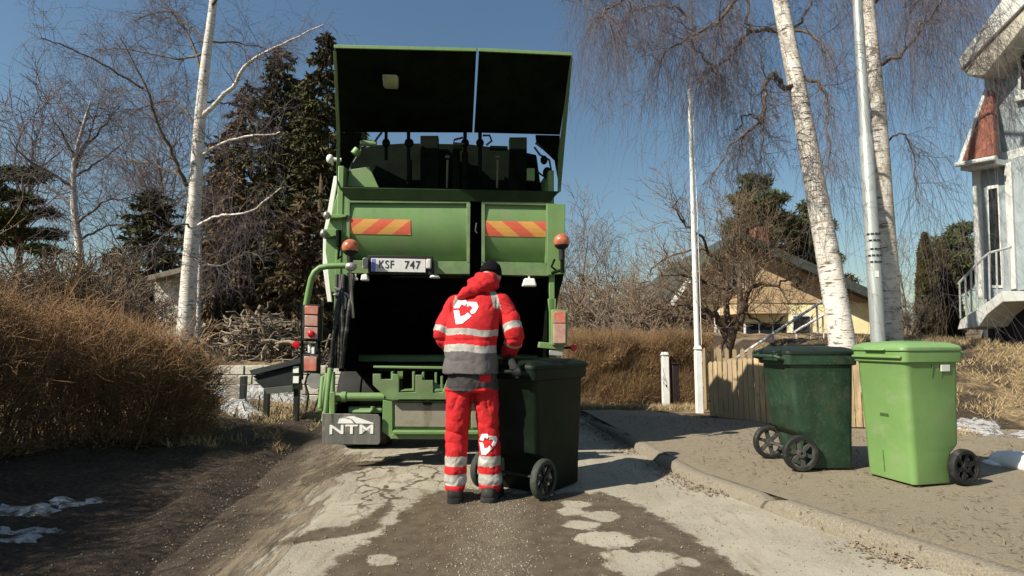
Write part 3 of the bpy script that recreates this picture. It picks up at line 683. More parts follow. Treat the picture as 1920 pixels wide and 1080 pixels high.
mb = MB(); mb.tube([tl(664, 290, .1), tl(672, 280, .1)], .045, 14); mb.build('lift_cylinder', GREEN, truck, .006)
mb = MB(); mb.tube([tl(676, 268, .15), tl(706, 270, .15)], .03, 12); mb.build('lift_cylinder', GREEN_D, truck)
mb = MB(); mb.tube([tl(1020, 278, .18), tl(1046, 303, .1)], .014, 10); mb.ell(tl(1026, 325, .18), (.05, .05, .07)); mb.ell(tl(1020, 300, .2), (.04, .04, .05)); mb.build('hatch_strut', GREEN_DK, truck)
# ---- number plate, lamps, beacons
lp = plate('plate_holder', [(689, 478), (812, 480), (814, 516), (690, 514)], -.045, .04, RUB, bev=.01)
npl = plate('number_plate', [(696, 484), (798, 486), (798, 511), (696, 509)], -.062, .012, M('plate_white', (.62, .62, .60), .45, var=.06, dirt=((.45, .43, .38), .5, .75, 14)), lp, .003)
plate('blue_band', [(697, 485), (704, 485), (704, 509), (697, 509)], -.064, .003, M('plate_blue', (.16, .16, .50), .4), npl, 0)
PB = M('plate_black', (.03, .03, .03), .5)
c1 = tl(724, 496.5, -.0645); c2 = tl(773, 497.5, -.0645)
text_obj('letters', 'KSF', .115, .001, PB, npl, c1, (math.pi / 2, 0, 0), .80, .0008, 1.12); text_obj('digits', '747', .115, .001, PB, npl, c2, (math.pi / 2, 0, 0), .86, .0008, 1.12)
for c in ((712, 506), (781, 508)): pass
mb = MB(); mb.box(tl(804, 495, -.07), (.05, .05, .10)); mb.build('plate_lamp', M('lamp_pale', (.55, .53, .48), .4), lp, .012)
mb = MB(); mb.box(tl(685, 494, -.06), (.05, .05, .11)); mb.build('plate_lamp', M('lamp_grey', (.36, .36, .32), .4), lp, .012)
def small_lamp(px, py, sx, sz, y=-.05):
    c = tl(px, py, y); mb = MB(); mb.hull([c + Vector(q) for q in ((-sx, 0, -sz), (sx, 0, -sz), (sx * .7, 0, sz), (-sx * .7, 0, sz))], [c + Vector(q) for q in ((-sx, .1, -sz), (sx, .1, -sz), (sx * .7, .1, sz), (-sx * .7, .1, sz))])
    mb.tube([c + Vector((0, .05, sz)), c + Vector((0, .06, sz + .05))], .012); mb.build('work_lamp', WHT, truck, .012)
small_lamp(993, 529, .075, .04); small_lamp(683, 520, .04, .03); small_lamp(815, 518, .055, .014); small_lamp(664, 521, .025, .018)
def beacon(px, py, y, arm):
    c = tl(px, py, y); mb = MB(); r = .082
    mb.lathe([(r * math.cos(R(t)), r * math.sin(R(t))) for t in range(-30, 86, 8)] + [(.001, r)], c, 'z', 28); b = mb.build('beacon', ORANGE, truck, smooth=50)
    mb = MB(); mb.lathe([(.028, -.19), (.03, -.095)] + [(r * 1.02 * math.cos(R(t)), r * 1.02 * math.sin(R(t))) for t in range(-66, -22, 8)], c, 'z', 28); mb.build('beacon_socket', RUB, b)
    if arm:
        mb = MB(); mb.tube([tl(a, b_, y) for a, b_ in arm], .029, 14); mb.build('lamp_arm', GREEN, truck)
beacon(657, 464, -.22, [(574, 572), (580, 540), (584, 522), (590, 510), (600, 502), (616, 499), (652, 498)])
beacon(1053, 453, -.16, None)
mb = MB(); c = tl(1054, 482, -.16); mb.tube([c, c + Vector((0, 0, -.16))], .02); mb.tube([c + Vector((0, 0, -.13)), tl(1035, 512, -.06)], .016); mb.tube([tl(1040, 486, -.1), tl(1034, 500, -.1), tl(1044, 508, -.1)], .012)
mb.build('beacon_bracket', GREEN_DK, truck)
mb = MB(); mb.tube([tl(656, 502, -.2), tl(658, 540, -.12), tl(662, 596, -.06)], .016); mb.ell(tl(658, 500, -.22), (.06, .05, .045)); mb.build('arm_stay', STEEL, truck)
# ---- tail light clusters
def cluster(name, pts, y, parent=None, m=RUB): return plate(name, pts, y, .09, m, parent, .012)
def lens(parent, pts, y, m): return plate('lens', pts, y, .02, m, parent, .006)
cl1 = cluster('tail_light', [(567, 570), (602, 571), (600, 640), (566, 639)], -.10)
lens(cl1, [(571, 573), (597, 574), (596, 590), (571, 589)], -.115, REDL); lens(cl1, [(571, 591), (596, 592), (596, 612), (571, 611)], -.113, LAMPP); lens(cl1, [(571, 613), (596, 614), (595, 636), (570, 635)], -.115, LAMPP)
mb = MB(); mb.ell(tl(583, 626, -.125), (.035, .02, .035)); mb.build('reflector', REDB, cl1)
cl2 = cluster('tail_light', [(567, 664), (598, 665), (597, 700), (567, 699)], -.10)
lens(cl2, [(570, 668), (594, 669), (593, 696), (570, 696)], -.115, REDL)
mb = MB(); 
for x in (567, 599): mb.bar(tl(x, 560, -.04), tl(x - 1, 712, -.04), .02, .04, (0, 1, 0))
mb.build('light_bracket', GREEN_DK, truck, .003)
plate('light_bracket', [(600, 560), (606, 560), (604, 640), (590, 664), (588, 650), (598, 630)], -.03, .02, GREYP)
plate('bracket_plate', [(577, 643), (582, 643), (582, 662), (577, 662)], -.06, .02, WHT); plate('bracket_plate', [(584, 650), (590, 648), (590, 664), (584, 664)], -.06, .02, WHT)
cl3 = cluster('tail_light', [(1034, 580), (1066, 581), (1064, 648), (1035, 648)], -.08, None, GREEN)
lens(cl3, [(1038, 584), (1061, 584), (1061, 606), (1038, 606)], -.095, REDL); lens(cl3, [(1038, 607), (1061, 607), (1061, 644), (1038, 644)], -.095, LAMPP)
plate('light_bracket', [(1012, 641), (1058, 645), (1058, 657), (1010, 652)], -.05, .12, GREEN); plate('bracket_plate', [(1030, 656), (1056, 658), (1056, 668), (1030, 666)], -.04, .02, STEEL)
mb = MB()
for px, py in ((556, 646), (1075, 652)):
    c = tl(px, py, .1); m2 = MB(); m2.lathe([(.001, -.03), (.034, -.025), (.038, 0), (.034, .02), (.001, .028)], c, 'y', 16); o = m2.build('marker_lamp', REDB, truck, smooth=60)
    m3 = MB(); sgn = 1 if px < 800 else -1; m3.tube([c, c + Vector((sgn * .16, .05, 0))], .014); m3.build('lamp_stem', RUB, o)
mb.bm.free()
# hoses and the round lamp under the lights
mb = MB(); mb.lathe([(.001, 0), (.075, .0), (.08, .03), (.06, .08), (.001, .09)], tl(590, 714, -.1), 'y', 20); mb.build('reversing_lamp', STEEL, truck)
for k, pts in enumerate(([(578, 700), (572, 720), (578, 740), (574, 770)], [(592, 700), (602, 715), (598, 745), (588, 770)], [(598, 730), (604, 745), (596, 765)])):
    mb = MB(); mb.tube([tl(x, y, -.02) for x, y in pts], .012, 8); mb.build('cable', HOSE, truck)
# hanging hydraulic hoses left of the opening
rh = random.Random(11)
for k in range(9):
    x0 = 632 + k * 3.4; pts = []
    for j in range(8):
        t = j / 7; pts.append(tl(x0 + 4 * math.sin(t * 3 + k) - 14 * t + rh.uniform(-1, 1), 515 + 175 * t, -.02 - .05 * math.sin(t * 3.1) - .015 * (k % 3)))
    mb = MB(); mb.tube(pts, .020, 8); mb.build('hydraulic_hose', HOSE, truck)
mb = MB()
for pts in ([(628, 540), (640, 545), (648, 560), (646, 580)], [(625, 553), (645, 553)], [(640, 548), (652, 552), (656, 562)], [(634, 580), (628, 600), (634, 612)]):
    mb.tube([tl(x, y, -.08) for x, y in pts], .014, 8)
mb.build('hose_fitting', STEEL, truck)
# ---- lower lifting gear
plate('sill_edge', [(700, 686), (880, 688), (1010, 690), (1010, 696), (880, 693), (700, 690)], -.16, .06, GREEN, bev=.004)
comb = plate('lift_comb', [(699, 701), (714, 701), (714, 711), (735, 711), (735, 701), (748, 702), (748, 736), (779, 735), (779, 703), (792, 703), (792, 713), (812, 713), (812, 737), (830, 735), (838, 712), (850, 712), (1010, 716), (1010, 750), (728, 749), (699, 722)], -.26, .03, GREEN_D, bev=.005)
for px, t in ((733, 697), (773, 697), (791, 698), (815, 699), (826, 706)):
    plate('comb_tooth', [(px, t), (px + 4, t), (px + 4, 735), (px - 6, 736), (px - 6, 733), (px, 728)], -.22, .12, GREEN, comb, .003)
plate('comb_rest', [(748, 734), (779, 733), (775, 730), (758, 730)], -.25, .12, GREEN, comb, .003); plate('comb_rest', [(812, 735), (836, 733), (832, 729), (818, 729)], -.25, .12, GREEN, comb, .003)
mb = MB(); mb.tube([tl(628, 744, -.16), tl(722, 744, -.16)], .040, 18); mb.lathe([(.05, 0), (.05, .05)], tl(640, 744, -.16), 'x', 18); mb.build('lift_shaft', GREEN, truck, .004)
for (xa, ya, xb, yb, r) in ((620, 690, 608, 790, .030), (613, 700, 602, 768, .02), (624, 698, 622, 780, .025), (606, 706, 600, 765, .025)):
    mb = MB(); mb.tube([tl(xa, ya, -.12), tl(xb, yb, -.2)], r, 12); mb.build('lift_ram', GREEN, truck)
plate('lift_arm', [(618, 735), (628, 735), (627, 800), (622, 800), (618, 760)], -.24, .03, GREEN); plate('step', [(596, 758), (628, 758), (626, 772), (596, 771)], -.16, .2, GREEN_D)
mb = MB(); mb.tube([tl(655, 772, -.14), tl(694, 772, -.16), tl(698, 768, -.16), tl(699, 762, -.16)], .018, 10); mb.tube([tl(655, 768, -.12), tl(716, 768, -.12)], .03, 10); mb.build('grab_rail', GREEN, truck)
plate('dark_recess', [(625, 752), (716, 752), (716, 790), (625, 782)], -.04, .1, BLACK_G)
plate('bumper_side', [(718, 750), (736, 753), (736, 824), (716, 808)], -.20, .4, GREEN, bev=.004)
box = plate('tool_box', [(736, 751), (1020, 752), (1020, 806), (736, 804)], -.18, .3, GREEN_D, bev=.005)
plate('box_lid', [(741, 755), (878, 756), (878, 802), (741, 800)], -.195, .014, GREYP, box, .005); plate('box_lid', [(884, 756), (1015, 757), (1015, 803), (884, 802)], -.195, .014, GREYP, box, .005)
plate('lid_catch', [(792, 755), (811, 755), (809, 760), (794, 760)], -.21, .02, RUB, box)
plate('bumper', [(736, 812), (1020, 814), (1024, 825), (732, 823)], -.22, .35, GREEN_D, bev=.006)
mb = MB(); a = [tl(736, 808, -.27), tl(1018, 809, -.27), tl(1018, 815, -.27), tl(736, 814, -.27)]; mb.hull(a, [q + Vector((0, .09, .0)) for q in a]); mb.build('bumper_rail', GREEN, truck, .005)
# ---- mudflaps with the lettering
def mudflap(pts, y, lettered):
    o = plate('mudflap', pts, y, .014, FLAP, None, .004)
    if lettered:
        text_obj('lettering', 'NTM', .118, .002, WHT, o, tl(659, 806, y - .003), (math.pi / 2, 0, 0), 1.62, .0022, 1.06)
        mb = MB()
        for poly in ([(638, 783), (662, 780), (700, 793), (701, 794.5), (668, 794), (660, 786), (648, 782.5)], [(636, 785), (646, 784), (658, 787), (664, 794), (633, 794)]):
            a = [tl(x, yy, y - .004) for x, yy in poly]; mb.hull(a, [q + Vector((0, .003, 0)) for q in a])
        mb.build('emblem', WHT, o, smooth=None)
mudflap([(604, 775), (709, 777), (713, 782), (713, 829), (709, 834), (604, 833)], -.24, True)
mudflap([(1000, 779), (1072, 781), (1072, 836), (1000, 836)], .02, False)
# ---- left side mechanism: hinge, small cylinder, guards
plate('hinge_block', [(602, 430), (622, 428), (640, 432), (640, 440), (612, 446), (602, 444)], -.02, .12, GREEN); plate('hinge_arm', [(615, 402), (652, 402), (648, 407), (632, 409), (616, 408)], -.04, .1, GREEN)
mb = MB(); mb.tube([tl(635, 432, -.06), tl(635, 462, -.06)], .028, 12); mb.tube([tl(636, 462, -.06), tl(634, 486, -.06), tl(640, 480, -.06)], .012, 8); mb.build('hatch_ram', GREEN_DK, truck)
for a_, b_ in ((613, 404), (607, 438)):
    mb = MB(); mb.ell(tl(a_, b_, -.02), (.035, .05, .04)); mb.build('hinge_pin', STEEL, truck)
mb = MB(); mb.ell(tl(619, 298, .3), (.04, .04, .05)); mb.tube([tl(619, 298, .3), tl(640, 300, .3)], .02); mb.build('side_lamp', WHT, truck)
# ================================================================== WHEELED BINS
def rrect(x0, x1, y0, y1, z, c=.05, n=4):
    pts = []
    for (cx, cy, a0) in ((x1 - c, y1 - c, 0), (x0 + c, y1 - c, 90), (x0 + c, y0 + c, 180), (x1 - c, y0 + c, 270)):
        for k in range(n + 1):
            a = R(a0 + 90 * k / n); pts.append(Vector((cx + c * math.cos(a), cy + c * math.sin(a), z)))
    return pts
def make_bin(name, label, loc, deg, W, D, H, mb_, ml_, mw_, wr=.15, group='wheeled rubbish bins', extra=None, open_=0):
    t = thing(name, label, 'rubbish bin', loc, R(deg), group); h = W / 2; d = D / 2
    def ring(s, z, yf, yr, c=.045): return rrect(-h * s, h * s, -d * yf, d * yr, z, c)
    zt = H * .90
    rings = [ring(.83, .012, .80, .42, .03), ring(.85, .03, .815, .45), ring(.865, wr * 1.75, .83, .50), ring(.87, wr * 2.05, .835, .66), ring(.875, wr * 2.25, .84, .74), ring(.905, H * .6, .885, .81), ring(.935, zt - .01, .93, .87), ring(.95, zt, .95, .89)]
    m = MB(); m.loft(rings); body = m.build('body', mb_, t, .004, 40)
    m = MB(); m.loft([ring(.955, zt - .075, .96, .90), ring(1.0, zt - .068, 1.0, .96), ring(1.01, zt + .018, 1.01, .97), ring(.97, zt + .02, .97, .92)]); m.build('rim', mb_, t, .003, 40)
    # comb lip in front
    m = MB(); m.box((0, -d * 1.0, zt - .03), (W * .9, .05, .02)); m.build('lift_lip', mb_, t, .006)
    # lid: shallow dome, stepped, with hinge lugs
    lid = [ring(1.03, zt + .018, 1.05, .98, .05), ring(1.04, zt + .026, 1.06, .98, .05), ring(1.03, zt + .045, 1.05, .97, .05), ring(.97, zt + .062, .98, .93, .05), ring(.80, zt + .082, .80, .80, .06), ring(.40, zt + .092, .40, .5, .06)]
    m = MB(); m.loft(lid); lo = m.build('lid', ml_, t, smooth=32)
    m = MB(); m.hull([Vector(q) for q in ((-h * .42, -d * 1.02, zt + .05), (h * .42, -d * 1.02, zt + .05), (h * .36, -d * 1.12, zt + .03), (-h * .36, -d * 1.12, zt + .03))], [Vector(q) for q in ((-h * .42, -d * 1.02, zt + .03), (h * .42, -d * 1.02, zt + .03), (h * .36, -d * 1.12, zt + .018), (-h * .36, -d * 1.12, zt + .018))]); m.build('lid_grip', ml_, lo, .004)
    for s in (-.62, .62):
        m = MB(); m.box((s * h, d * 1.0, zt + .035), (.05, .12, .05), Euler((R(-15), 0, 0))); m.tube([(s * h - .03, d * 1.08, zt + .01), (s * h + .03, d * 1.08, zt + .01)], .022, 12); m.build('hinge', ml_, lo, .006)
    # handle bar at the back
    m = MB(); m.tube([(-h * .80, d * .90, zt - .03), (-h * .80, d * 1.10, zt - .01), (-h * .74, d * 1.16, zt), (h * .74, d * 1.16, zt), (h * .80, d * 1.10, zt - .01), (h * .80, d * .90, zt - .03)], .016, 12); m.build('handle', mb_, t)
    # wheels
    wy = d * .42 + wr * .62
    m = MB(); m.tube([(-h * .98, wy, wr), (h * .98, wy, wr)], .012, 10); m.build('axle', mw_[1], t)
    for s in (-1, 1):
        m = MB(); x = s * h * .97; tk = .028
        m.lathe([(wr * .78, -tk), (wr * .94, -tk), (wr, -tk * .6), (wr, tk * .6), (wr * .94, tk), (wr * .78, tk), (wr * .78, -tk)], (x, wy, wr), 'x', 36); wh = m.build('wheel', mw_[0], t, smooth=40)
        m = MB(); m.lathe([(.012, -.03), (.034, -.03), (.034, .03), (.012, .03), (.012, -.03)], (x, wy, wr), 'x', 18)
        m.lathe([(wr * .72, -.02), (wr * .80, -.02), (wr * .80, .02), (wr * .72, .02), (wr * .72, -.02)], (x, wy, wr), 'x', 36)
        for k in range(6):
            a = math.pi / 3 * k + .3; c = Vector((x, wy + math.cos(a) * wr * .48, wr + math.sin(a) * wr * .48))
            m.box(c, (.03, wr * .60, .030), Euler((a, 0, 0)))
        m.build('wheel_hub', mw_[1], wh, smooth=30)
    if extra: extra(t, body, lo, h, d, H, zt)
    return t
PLD = M('bin_dark_green', (.016, .040, .022), .48, var=.25, vs=7, dirt=((.042, .070, .045), .50, .75, 15), spec=.4, bump=.12, bs=70)
def scuff(m, col, lo, hi, st, sc=1):
    nt = m.node_tree; b = nt.nodes['Principled BSDF']; src = b.inputs['Base Color'].links[0].from_socket; tc = nt.nodes.new('ShaderNodeTexCoord').outputs['Object']
    nt.links.new(_mix(nt, _ramp(nt, _noise(nt, tc, sc, 6, .75, st), lo, hi), src, col), b.inputs['Base Color'])
scuff(PLD, (.075, .10, .07), .58, .70, (60, 60, 22)); scuff(PLD, (.05, .06, .04), .5, .75, (3, 3, 3))
PLDL = M('bin_lid_dark', (.010, .018, .013), .5, var=.3, vs=6, dirt=((.03, .035, .03), .55, .8, 10), spec=.35)
PLK = M('bin_green_black', (.0028, .0085, .0042), .55, var=.3, vs=6, dirt=((.008, .015, .009), .5, .78, 9), spec=.18)
PLL = M('bin_light_green', (.140, .250, .080), .42, var=.10, vs=2, dirt=((.20, .26, .13), .50, .80, 5), spec=.45)
PLLR = M('bin_light_green_lid', (.155, .28, .10), .42, var=.06, vs=3, dirt=((.22, .28, .16), .5, .8, 6), spec=.45)
WT = M('wheel_black', (.012, .012, .012), .75, var=.3, dirt=((.06, .055, .045), .5, .75, 14)); WHB = M('hub_grey', (.055, .055, .05), .55, var=.3, dirt=((.10, .09, .075), .5, .75, 14)); WHD = M('hub_black', (.012, .012, .012), .6, var=.3)
WTG = M('wheel_green_grey', (.030, .038, .030), .75, var=.3, dirt=((.06, .06, .045), .5, .75, 14))
scuff(PLL, (.10, .13, .06), .62, .74, (34, 34, 9)); scuff(PLL, (.22, .29, .15), .60, .72, (50, 50, 3)); scuff(PLK, (.010, .016, .010), .58, .7, (50, 50, 12))
def ex_dark(t, body, lo, h, d, H, zt):
    m = MB(); m.box((h * .3, -d * .2, zt + .095), (.16, .26, .012)); m.build('lid_plate', PLDL, lo, .004)
    m = MB(); m.tube([(h * .60, -d * .55, zt + .085), (h * .58, -d * .62, zt + .10), (-h * .05, -d * .62, zt + .105), (-h * .1, -d * .55, zt + .09)], .009, 8); m.build('lid_handle', PLDL, lo)
    m = MB(); m.box((h * 1.045, d * .62, zt + .035), (.006, .012, .035)); m.build('clip', WHT, lo, .001)
def ex_light(t, body, lo, h, d, H, zt):
    x = h * .928
    m = MB(); m.box((x + .010, d * .33, zt - .115), (.005, .085, .05), Euler((0, R(4), 0))); m.build('sticker', M('sticker', (.66, .67, .62), .5), body, .001)
    m2 = M('seam_green', (.05, .10, .03), .5)
    for k in (-.02, .07):
        m = MB(); m.bar((x + .004, k, zt - .09), (x - .006, k, zt - .19), .006, .012, (1, 0, 0)); m.build('rib_mark', m2, body)
    f = -d * .865
    m = MB(); m.box((-h * .0, f + .006, H * .46), (.09, .014, .035)); m.build('lift_slot', m2, body, .006)
    m = MB(); m.bar((-h * .18, f + .012, H * .44), (-h * .16, -d * .805, .06), .008, .010, (0, 1, 0)); m.build('front_groove', m2, body)
    m = MB(); m.box((-.08, .1, zt + .093), (.13, .2, .014)); m.build('lid_recess', m2, lo, .006)
make_bin('wheeled_bin', 'blackish green wheeled bin being gripped by the worker in red behind the truck', (.165, 4.78, .005), 143, .61, .83, 1.07, PLK, PLK, (WTG, WHD))
make_bin('wheeled_bin', 'scuffed dark green bin with large grey spoked wheels in front of the picket fence', (2.665, 5.14, .105), 92, .55, .64, 1.07, PLD, PLDL, (WT, WHB), extra=ex_dark)
make_bin('wheeled_bin', 'bright light green bin with a white sticker at the right of the pavement', (3.215, 4.60, .105), -77, .50, .58, 1.115, PLL, PLLR, (WT, WHD), wr=.135, extra=ex_light)
# ================================================================== WORKER seen from behind (local: x right, y away, z up)
PS_ = 1.03; WO = Vector((-.295, 4.36, .012))
worker = thing('person', 'person in red high visibility jacket and trousers seen from behind pulling a bin', 'person', WO); worker.scale = (PS_,) * 3
def ringe(c, rx, ry, yaw=0, tilt=0, n=24, p=2.4):
    c = Vector(c); out = []; m = Euler((R(tilt), 0, R(yaw))).to_matrix()
    for k in range(n):
        a = 2 * math.pi * k / n; x = math.copysign(abs(math.cos(a)) ** (2 / p), math.cos(a)) * rx; y = math.copysign(abs(math.sin(a)) ** (2 / p), math.sin(a)) * ry
        out.append(c + m @ Vector((x, y, 0)))
    return out
def limb(mb, pts, rad, n=16, caps=True):
    """rounded limb: resampled smooth path with tapered radii"""
    pts = [Vector(p) for p in pts]; P2 = []; R2 = []
    for i in range(len(pts) - 1):
        p0 = pts[max(0, i - 1)]; p1 = pts[i]; p2 = pts[i + 1]; p3 = pts[min(len(pts) - 1, i + 2)]
        for k in range(5):
            t = k / 5; t2 = t * t; t3 = t2 * t
            P2.append(.5 * ((2 * p1) + (p2 - p0) * t + (2 * p0 - 5 * p1 + 4 * p2 - p3) * t2 + (3 * p1 - p0 - 3 * p2 + p3) * t3)); R2.append(rad[i] + (rad[i + 1] - rad[i]) * t)
    P2.append(pts[-1]); R2.append(rad[-1])
    mb.tube(P2, R2, n, caps)
    mb.ell(P2[0], (R2[0],) * 3); mb.ell(P2[-1], (R2[-1] * .98,) * 3)
def bake(mb, name, voxel, smooth=4, disp=()):
    """voxel-union the collected pieces into one continuous surface, relax it and add cloth folds"""
    me = mb.mesh(name); o = bpy.data.objects.new('tmp', me); C.objects.link(o)
    m = o.modifiers.new('r', 'REMESH'); m.mode = 'VOXEL'; m.voxel_size = voxel
    m = o.modifiers.new('s', 'SMOOTH'); m.iterations = smooth; m.factor = .6
    for k, (size, strg, dep) in enumerate(disp):
        tx = bpy.data.textures.new(name + str(k), 'CLOUDS'); tx.noise_scale = size; tx.noise_depth = dep
        d = o.modifiers.new('d', 'DISPLACE'); d.texture = tx; d.strength = strg; d.mid_level = .5; d.texture_coords = 'LOCAL'
    dg = bpy.context.evaluated_depsgraph_get(); dg.update()
    out = bpy.data.meshes.new_from_object(o.evaluated_get(dg), depsgraph=dg); bpy.data.objects.remove(o); out.name = name; out.materials.clear(); return out
def folds(me, fn):
    n = len(me.vertices); co = np.empty(n * 3, np.float32); me.vertices.foreach_get('co', co); co = co.reshape(-1, 3)
    no = np.empty(n * 3, np.float32); me.vertices.foreach_get('normal', no); no = no.reshape(-1, 3)
    me.vertices.foreach_set('co', (co + no * fn(co)[:, None]).astype(np.float32).ravel()); me.update()
def paint(me, fn):
    k = len(me.polygons); c = np.empty(k * 3, np.float32); me.polygons.foreach_get('center', c)
    me.polygons.foreach_set('material_index', fn(c.reshape(-1, 3)).astype(np.int32))
SKIN = M('skin', (.42, .24, .17), .5, var=.1)
REDC = M('workwear_red', (.54, .020, .024), .78, var=.16, vs=9, bump=.35, bs=420, spec=.2, dirt=((.36, .028, .026), .48, .8, 9))
GRYC = M('workwear_grey', (.055, .050, .052), .85, var=.2, vs=12, bump=.3, bs=400, spec=.15)
GRYH = M('hem_grey', (.115, .104, .106), .85, var=.12, vs=10, bump=.3, bs=400, spec=.15)
REFL = M('reflective_tape', (.34, .325, .29), .5, var=.12, vs=25, spec=.5, dirt=((.34, .31, .26), .5, .8, 14))
BOOT = M('boot_leather', (.018, .016, .016), .7, var=.3, dirt=((.10, .085, .065), .55, .8, 18))
KNIT = M('knit_black', (.008, .007, .010), .95, var=.3, bump=.6, bs=160, spec=.1)
GLV = M('glove_black', (.012, .012, .012), .8, var=.3, bump=.3, bs=200)
# body: head with face, neck, trunk, arms, legs - one continuous surface
HC = Vector((.115, .235, 1.675)); hy = Euler((R(-24), R(4), R(-16)))     # head bent forward and turned towards the bin
def hp(x, y, z): return HC + hy.to_matrix() @ Vector((x, y, z))
b = MB(); b.ell(HC, (.076, .097, .112), hy, 24); b.ell(hp(0, .035, -.055), (.056, .062, .065), hy)
b.ell(hp(0, .100, -.012), (.013, .022, .022), hy); b.ell(hp(0, .092, .012), (.035, .014, .012), hy); b.ell(hp(0, .088, -.052), (.026, .012, .008), hy)
for s in (-1, 1): b.ell(hp(s * .078, -.005, -.01), (.012, .022, .032), hy)
limb(b, [hp(0, -.015, -.07), (.07, .14, 1.52), (.04, .10, 1.42)], [.056, .058, .07])
b.loft([ringe((-.01, 0, .86), .15, .10), ringe((-.015, .03, 1.05), .145, .095), ringe((.0, .07, 1.28), .165, .105), ringe((.03, .11, 1.45), .16, .09), ringe((.05, .13, 1.51), .07, .06)])
RS, RE, RW = (.205, .11, 1.455), (.300, .045, 1.205), (.255, .150, 1.045); LS, LE, LW = (-.150, .10, 1.44), (-.240, .065, 1.20), (-.06, .25, 1.045)
limb(b, [RS, RE, RW], [.052, .042, .032]); limb(b, [LS, LE, LW], [.052, .042, .032])
LEGL = [(-.085, .0, .90), (-.115, .02, .50), (-.128, -.005, .09)]; LEGR = [(.065, .0, .90), (.108, .03, .50), (.128, .01, .09)]
limb(b, LEGL, [.085, .058, .042]); limb(b, LEGR, [.085, .058, .042])
me = bake(b, 'body', .009, 5); link_mesh('body', me, SKIN, worker, 180)
for s in (-1, 1):
    b = MB(); b.ell(hp(s * .031, .087, .002), (.012, .009, .009), hy, 12); b.build('eye', M('eye', (.5, .48, .45), .2), worker, smooth=180)
# knitted cap
b = MB(); b.ell(hp(0, -.006, .035), (.084, .106, .092), hy, 28)
for v in list(b.bm.verts):
    q = hy.to_matrix().transposed() @ (v.co - HC)
    if q.z < .005: q.z = .005 + (q.z - .005) * .25
    v.co = HC + hy.to_matrix() @ q
me = bake(b, 'cap', .006, 3, ((.05, .006, 1),)); cap = link_mesh('cap', me, KNIT, worker, 180)
b = MB(); r0 = []
for (zz, sc) in ((-.006, 1.02), (.0, 1.07), (.03, 1.07), (.036, 1.01)): r0.append([hp(math.cos(a) * .082 * sc, -.006 + math.sin(a) * .104 * sc, zz) for a in [2 * math.pi * k / 28 for k in range(28)]])
b.loft(r0); b.build('cap_brim', KNIT, cap, smooth=60)
# jacket
b = MB()
b.loft([ringe((-.022, .000, .915), 0.2071, .165, 4), ringe((-.024, .005, 1.0), 0.2033, .16, 3), ringe((-.026, .02, 1.10), 0.1947, .15, 2), ringe((-.02, .045, 1.22), 0.1976, .150, 0), ringe((-.008, .075, 1.34), 0.2042, .150, -3), ringe((.018, .10, 1.43), 0.2014, .135, -5), ringe((.038, .115, 1.495), 0.1662, .11, -6), ringe((.055, .135, 1.545), 0.0997, .085, -6), ringe((.075, .155, 1.59), 0.0808, .08, -6)])
RSL = [(.190, .10, 1.45), (.262, .075, 1.335), (.306, .03, 1.205), (.275, .115, 1.11), (.255, .17, 1.06)]; LSL = [(-.150, .09, 1.43), (-.205, .08, 1.32), (-.248, .045, 1.205), (-.17, .17, 1.11), (-.10, .225, 1.07)]
limb(b, RSL, [.085, .078, .074, .066, .055], 20); limb(b, LSL, [.085, .076, .070, .064, .055], 20)
jm = bake(b, 'jacket', .007, 5, ((.16, .024, 1), (.05, .007, 2)))
def ridge(t): return 1 - 2 * np.abs((t / (2 * math.pi)) % 1 * 2 - 1)
def crease(t): q = np.abs(np.sin(t / 2)); return q ** .45 - .75                # sharp valleys between soft rolls
def jf(c):
    x, y, z = c[:, 0], c[:, 1], c[:, 2]
    w1 = fbm(x * 5 + 3, z * 5, 3, 3); w2 = fbm(x * 6, z * 4 + 9, 3, 13)
    f = .011 * crease(z * 34 + x * 22 * (w1 - .3) * 2 + 9 * w1) * ss((w2 - .42) / .2) * ss((1.52 - z) / .12)
    f = f + .008 * crease(x * 48 + z * 14 + 7 * w2) * ss((w1 - .5) / .15) * ss((1.2 - z) / .1)
    arm = ss((np.abs(x + .01) - .19) / .05)
    f = f + arm * .014 * crease(z * 62 + y * 70 + 6 * w1) * ss((fbm(z * 9, y * 9, 2, 5) - .35) / .2)
    f = f - .006 * np.exp(-((z - 1.162) / .012) ** 2) - .008 * np.exp(-((np.abs(x + .0) - .17) / .008) ** 2) * ss((z - 1.28) / .1) * ss((1.5 - z) / .05)
    return f
folds(jm, jf)
def axis_t(c, path):
    """distance along and from a polyline"""
    best = np.full(len(c), 1e9); tt = np.zeros(len(c)); acc = 0
    for a, q in zip(path, path[1:]):
        a = np.array(a); q = np.array(q); e = q - a; L = np.linalg.norm(e); t = np.clip(((c - a) @ e) / L ** 2, 0, 1)
        d = np.linalg.norm(c - a - t[:, None] * e, axis=1); k = d < best; best[k] = d[k]; tt[k] = acc + t[k] * L; acc += L
    return best, tt
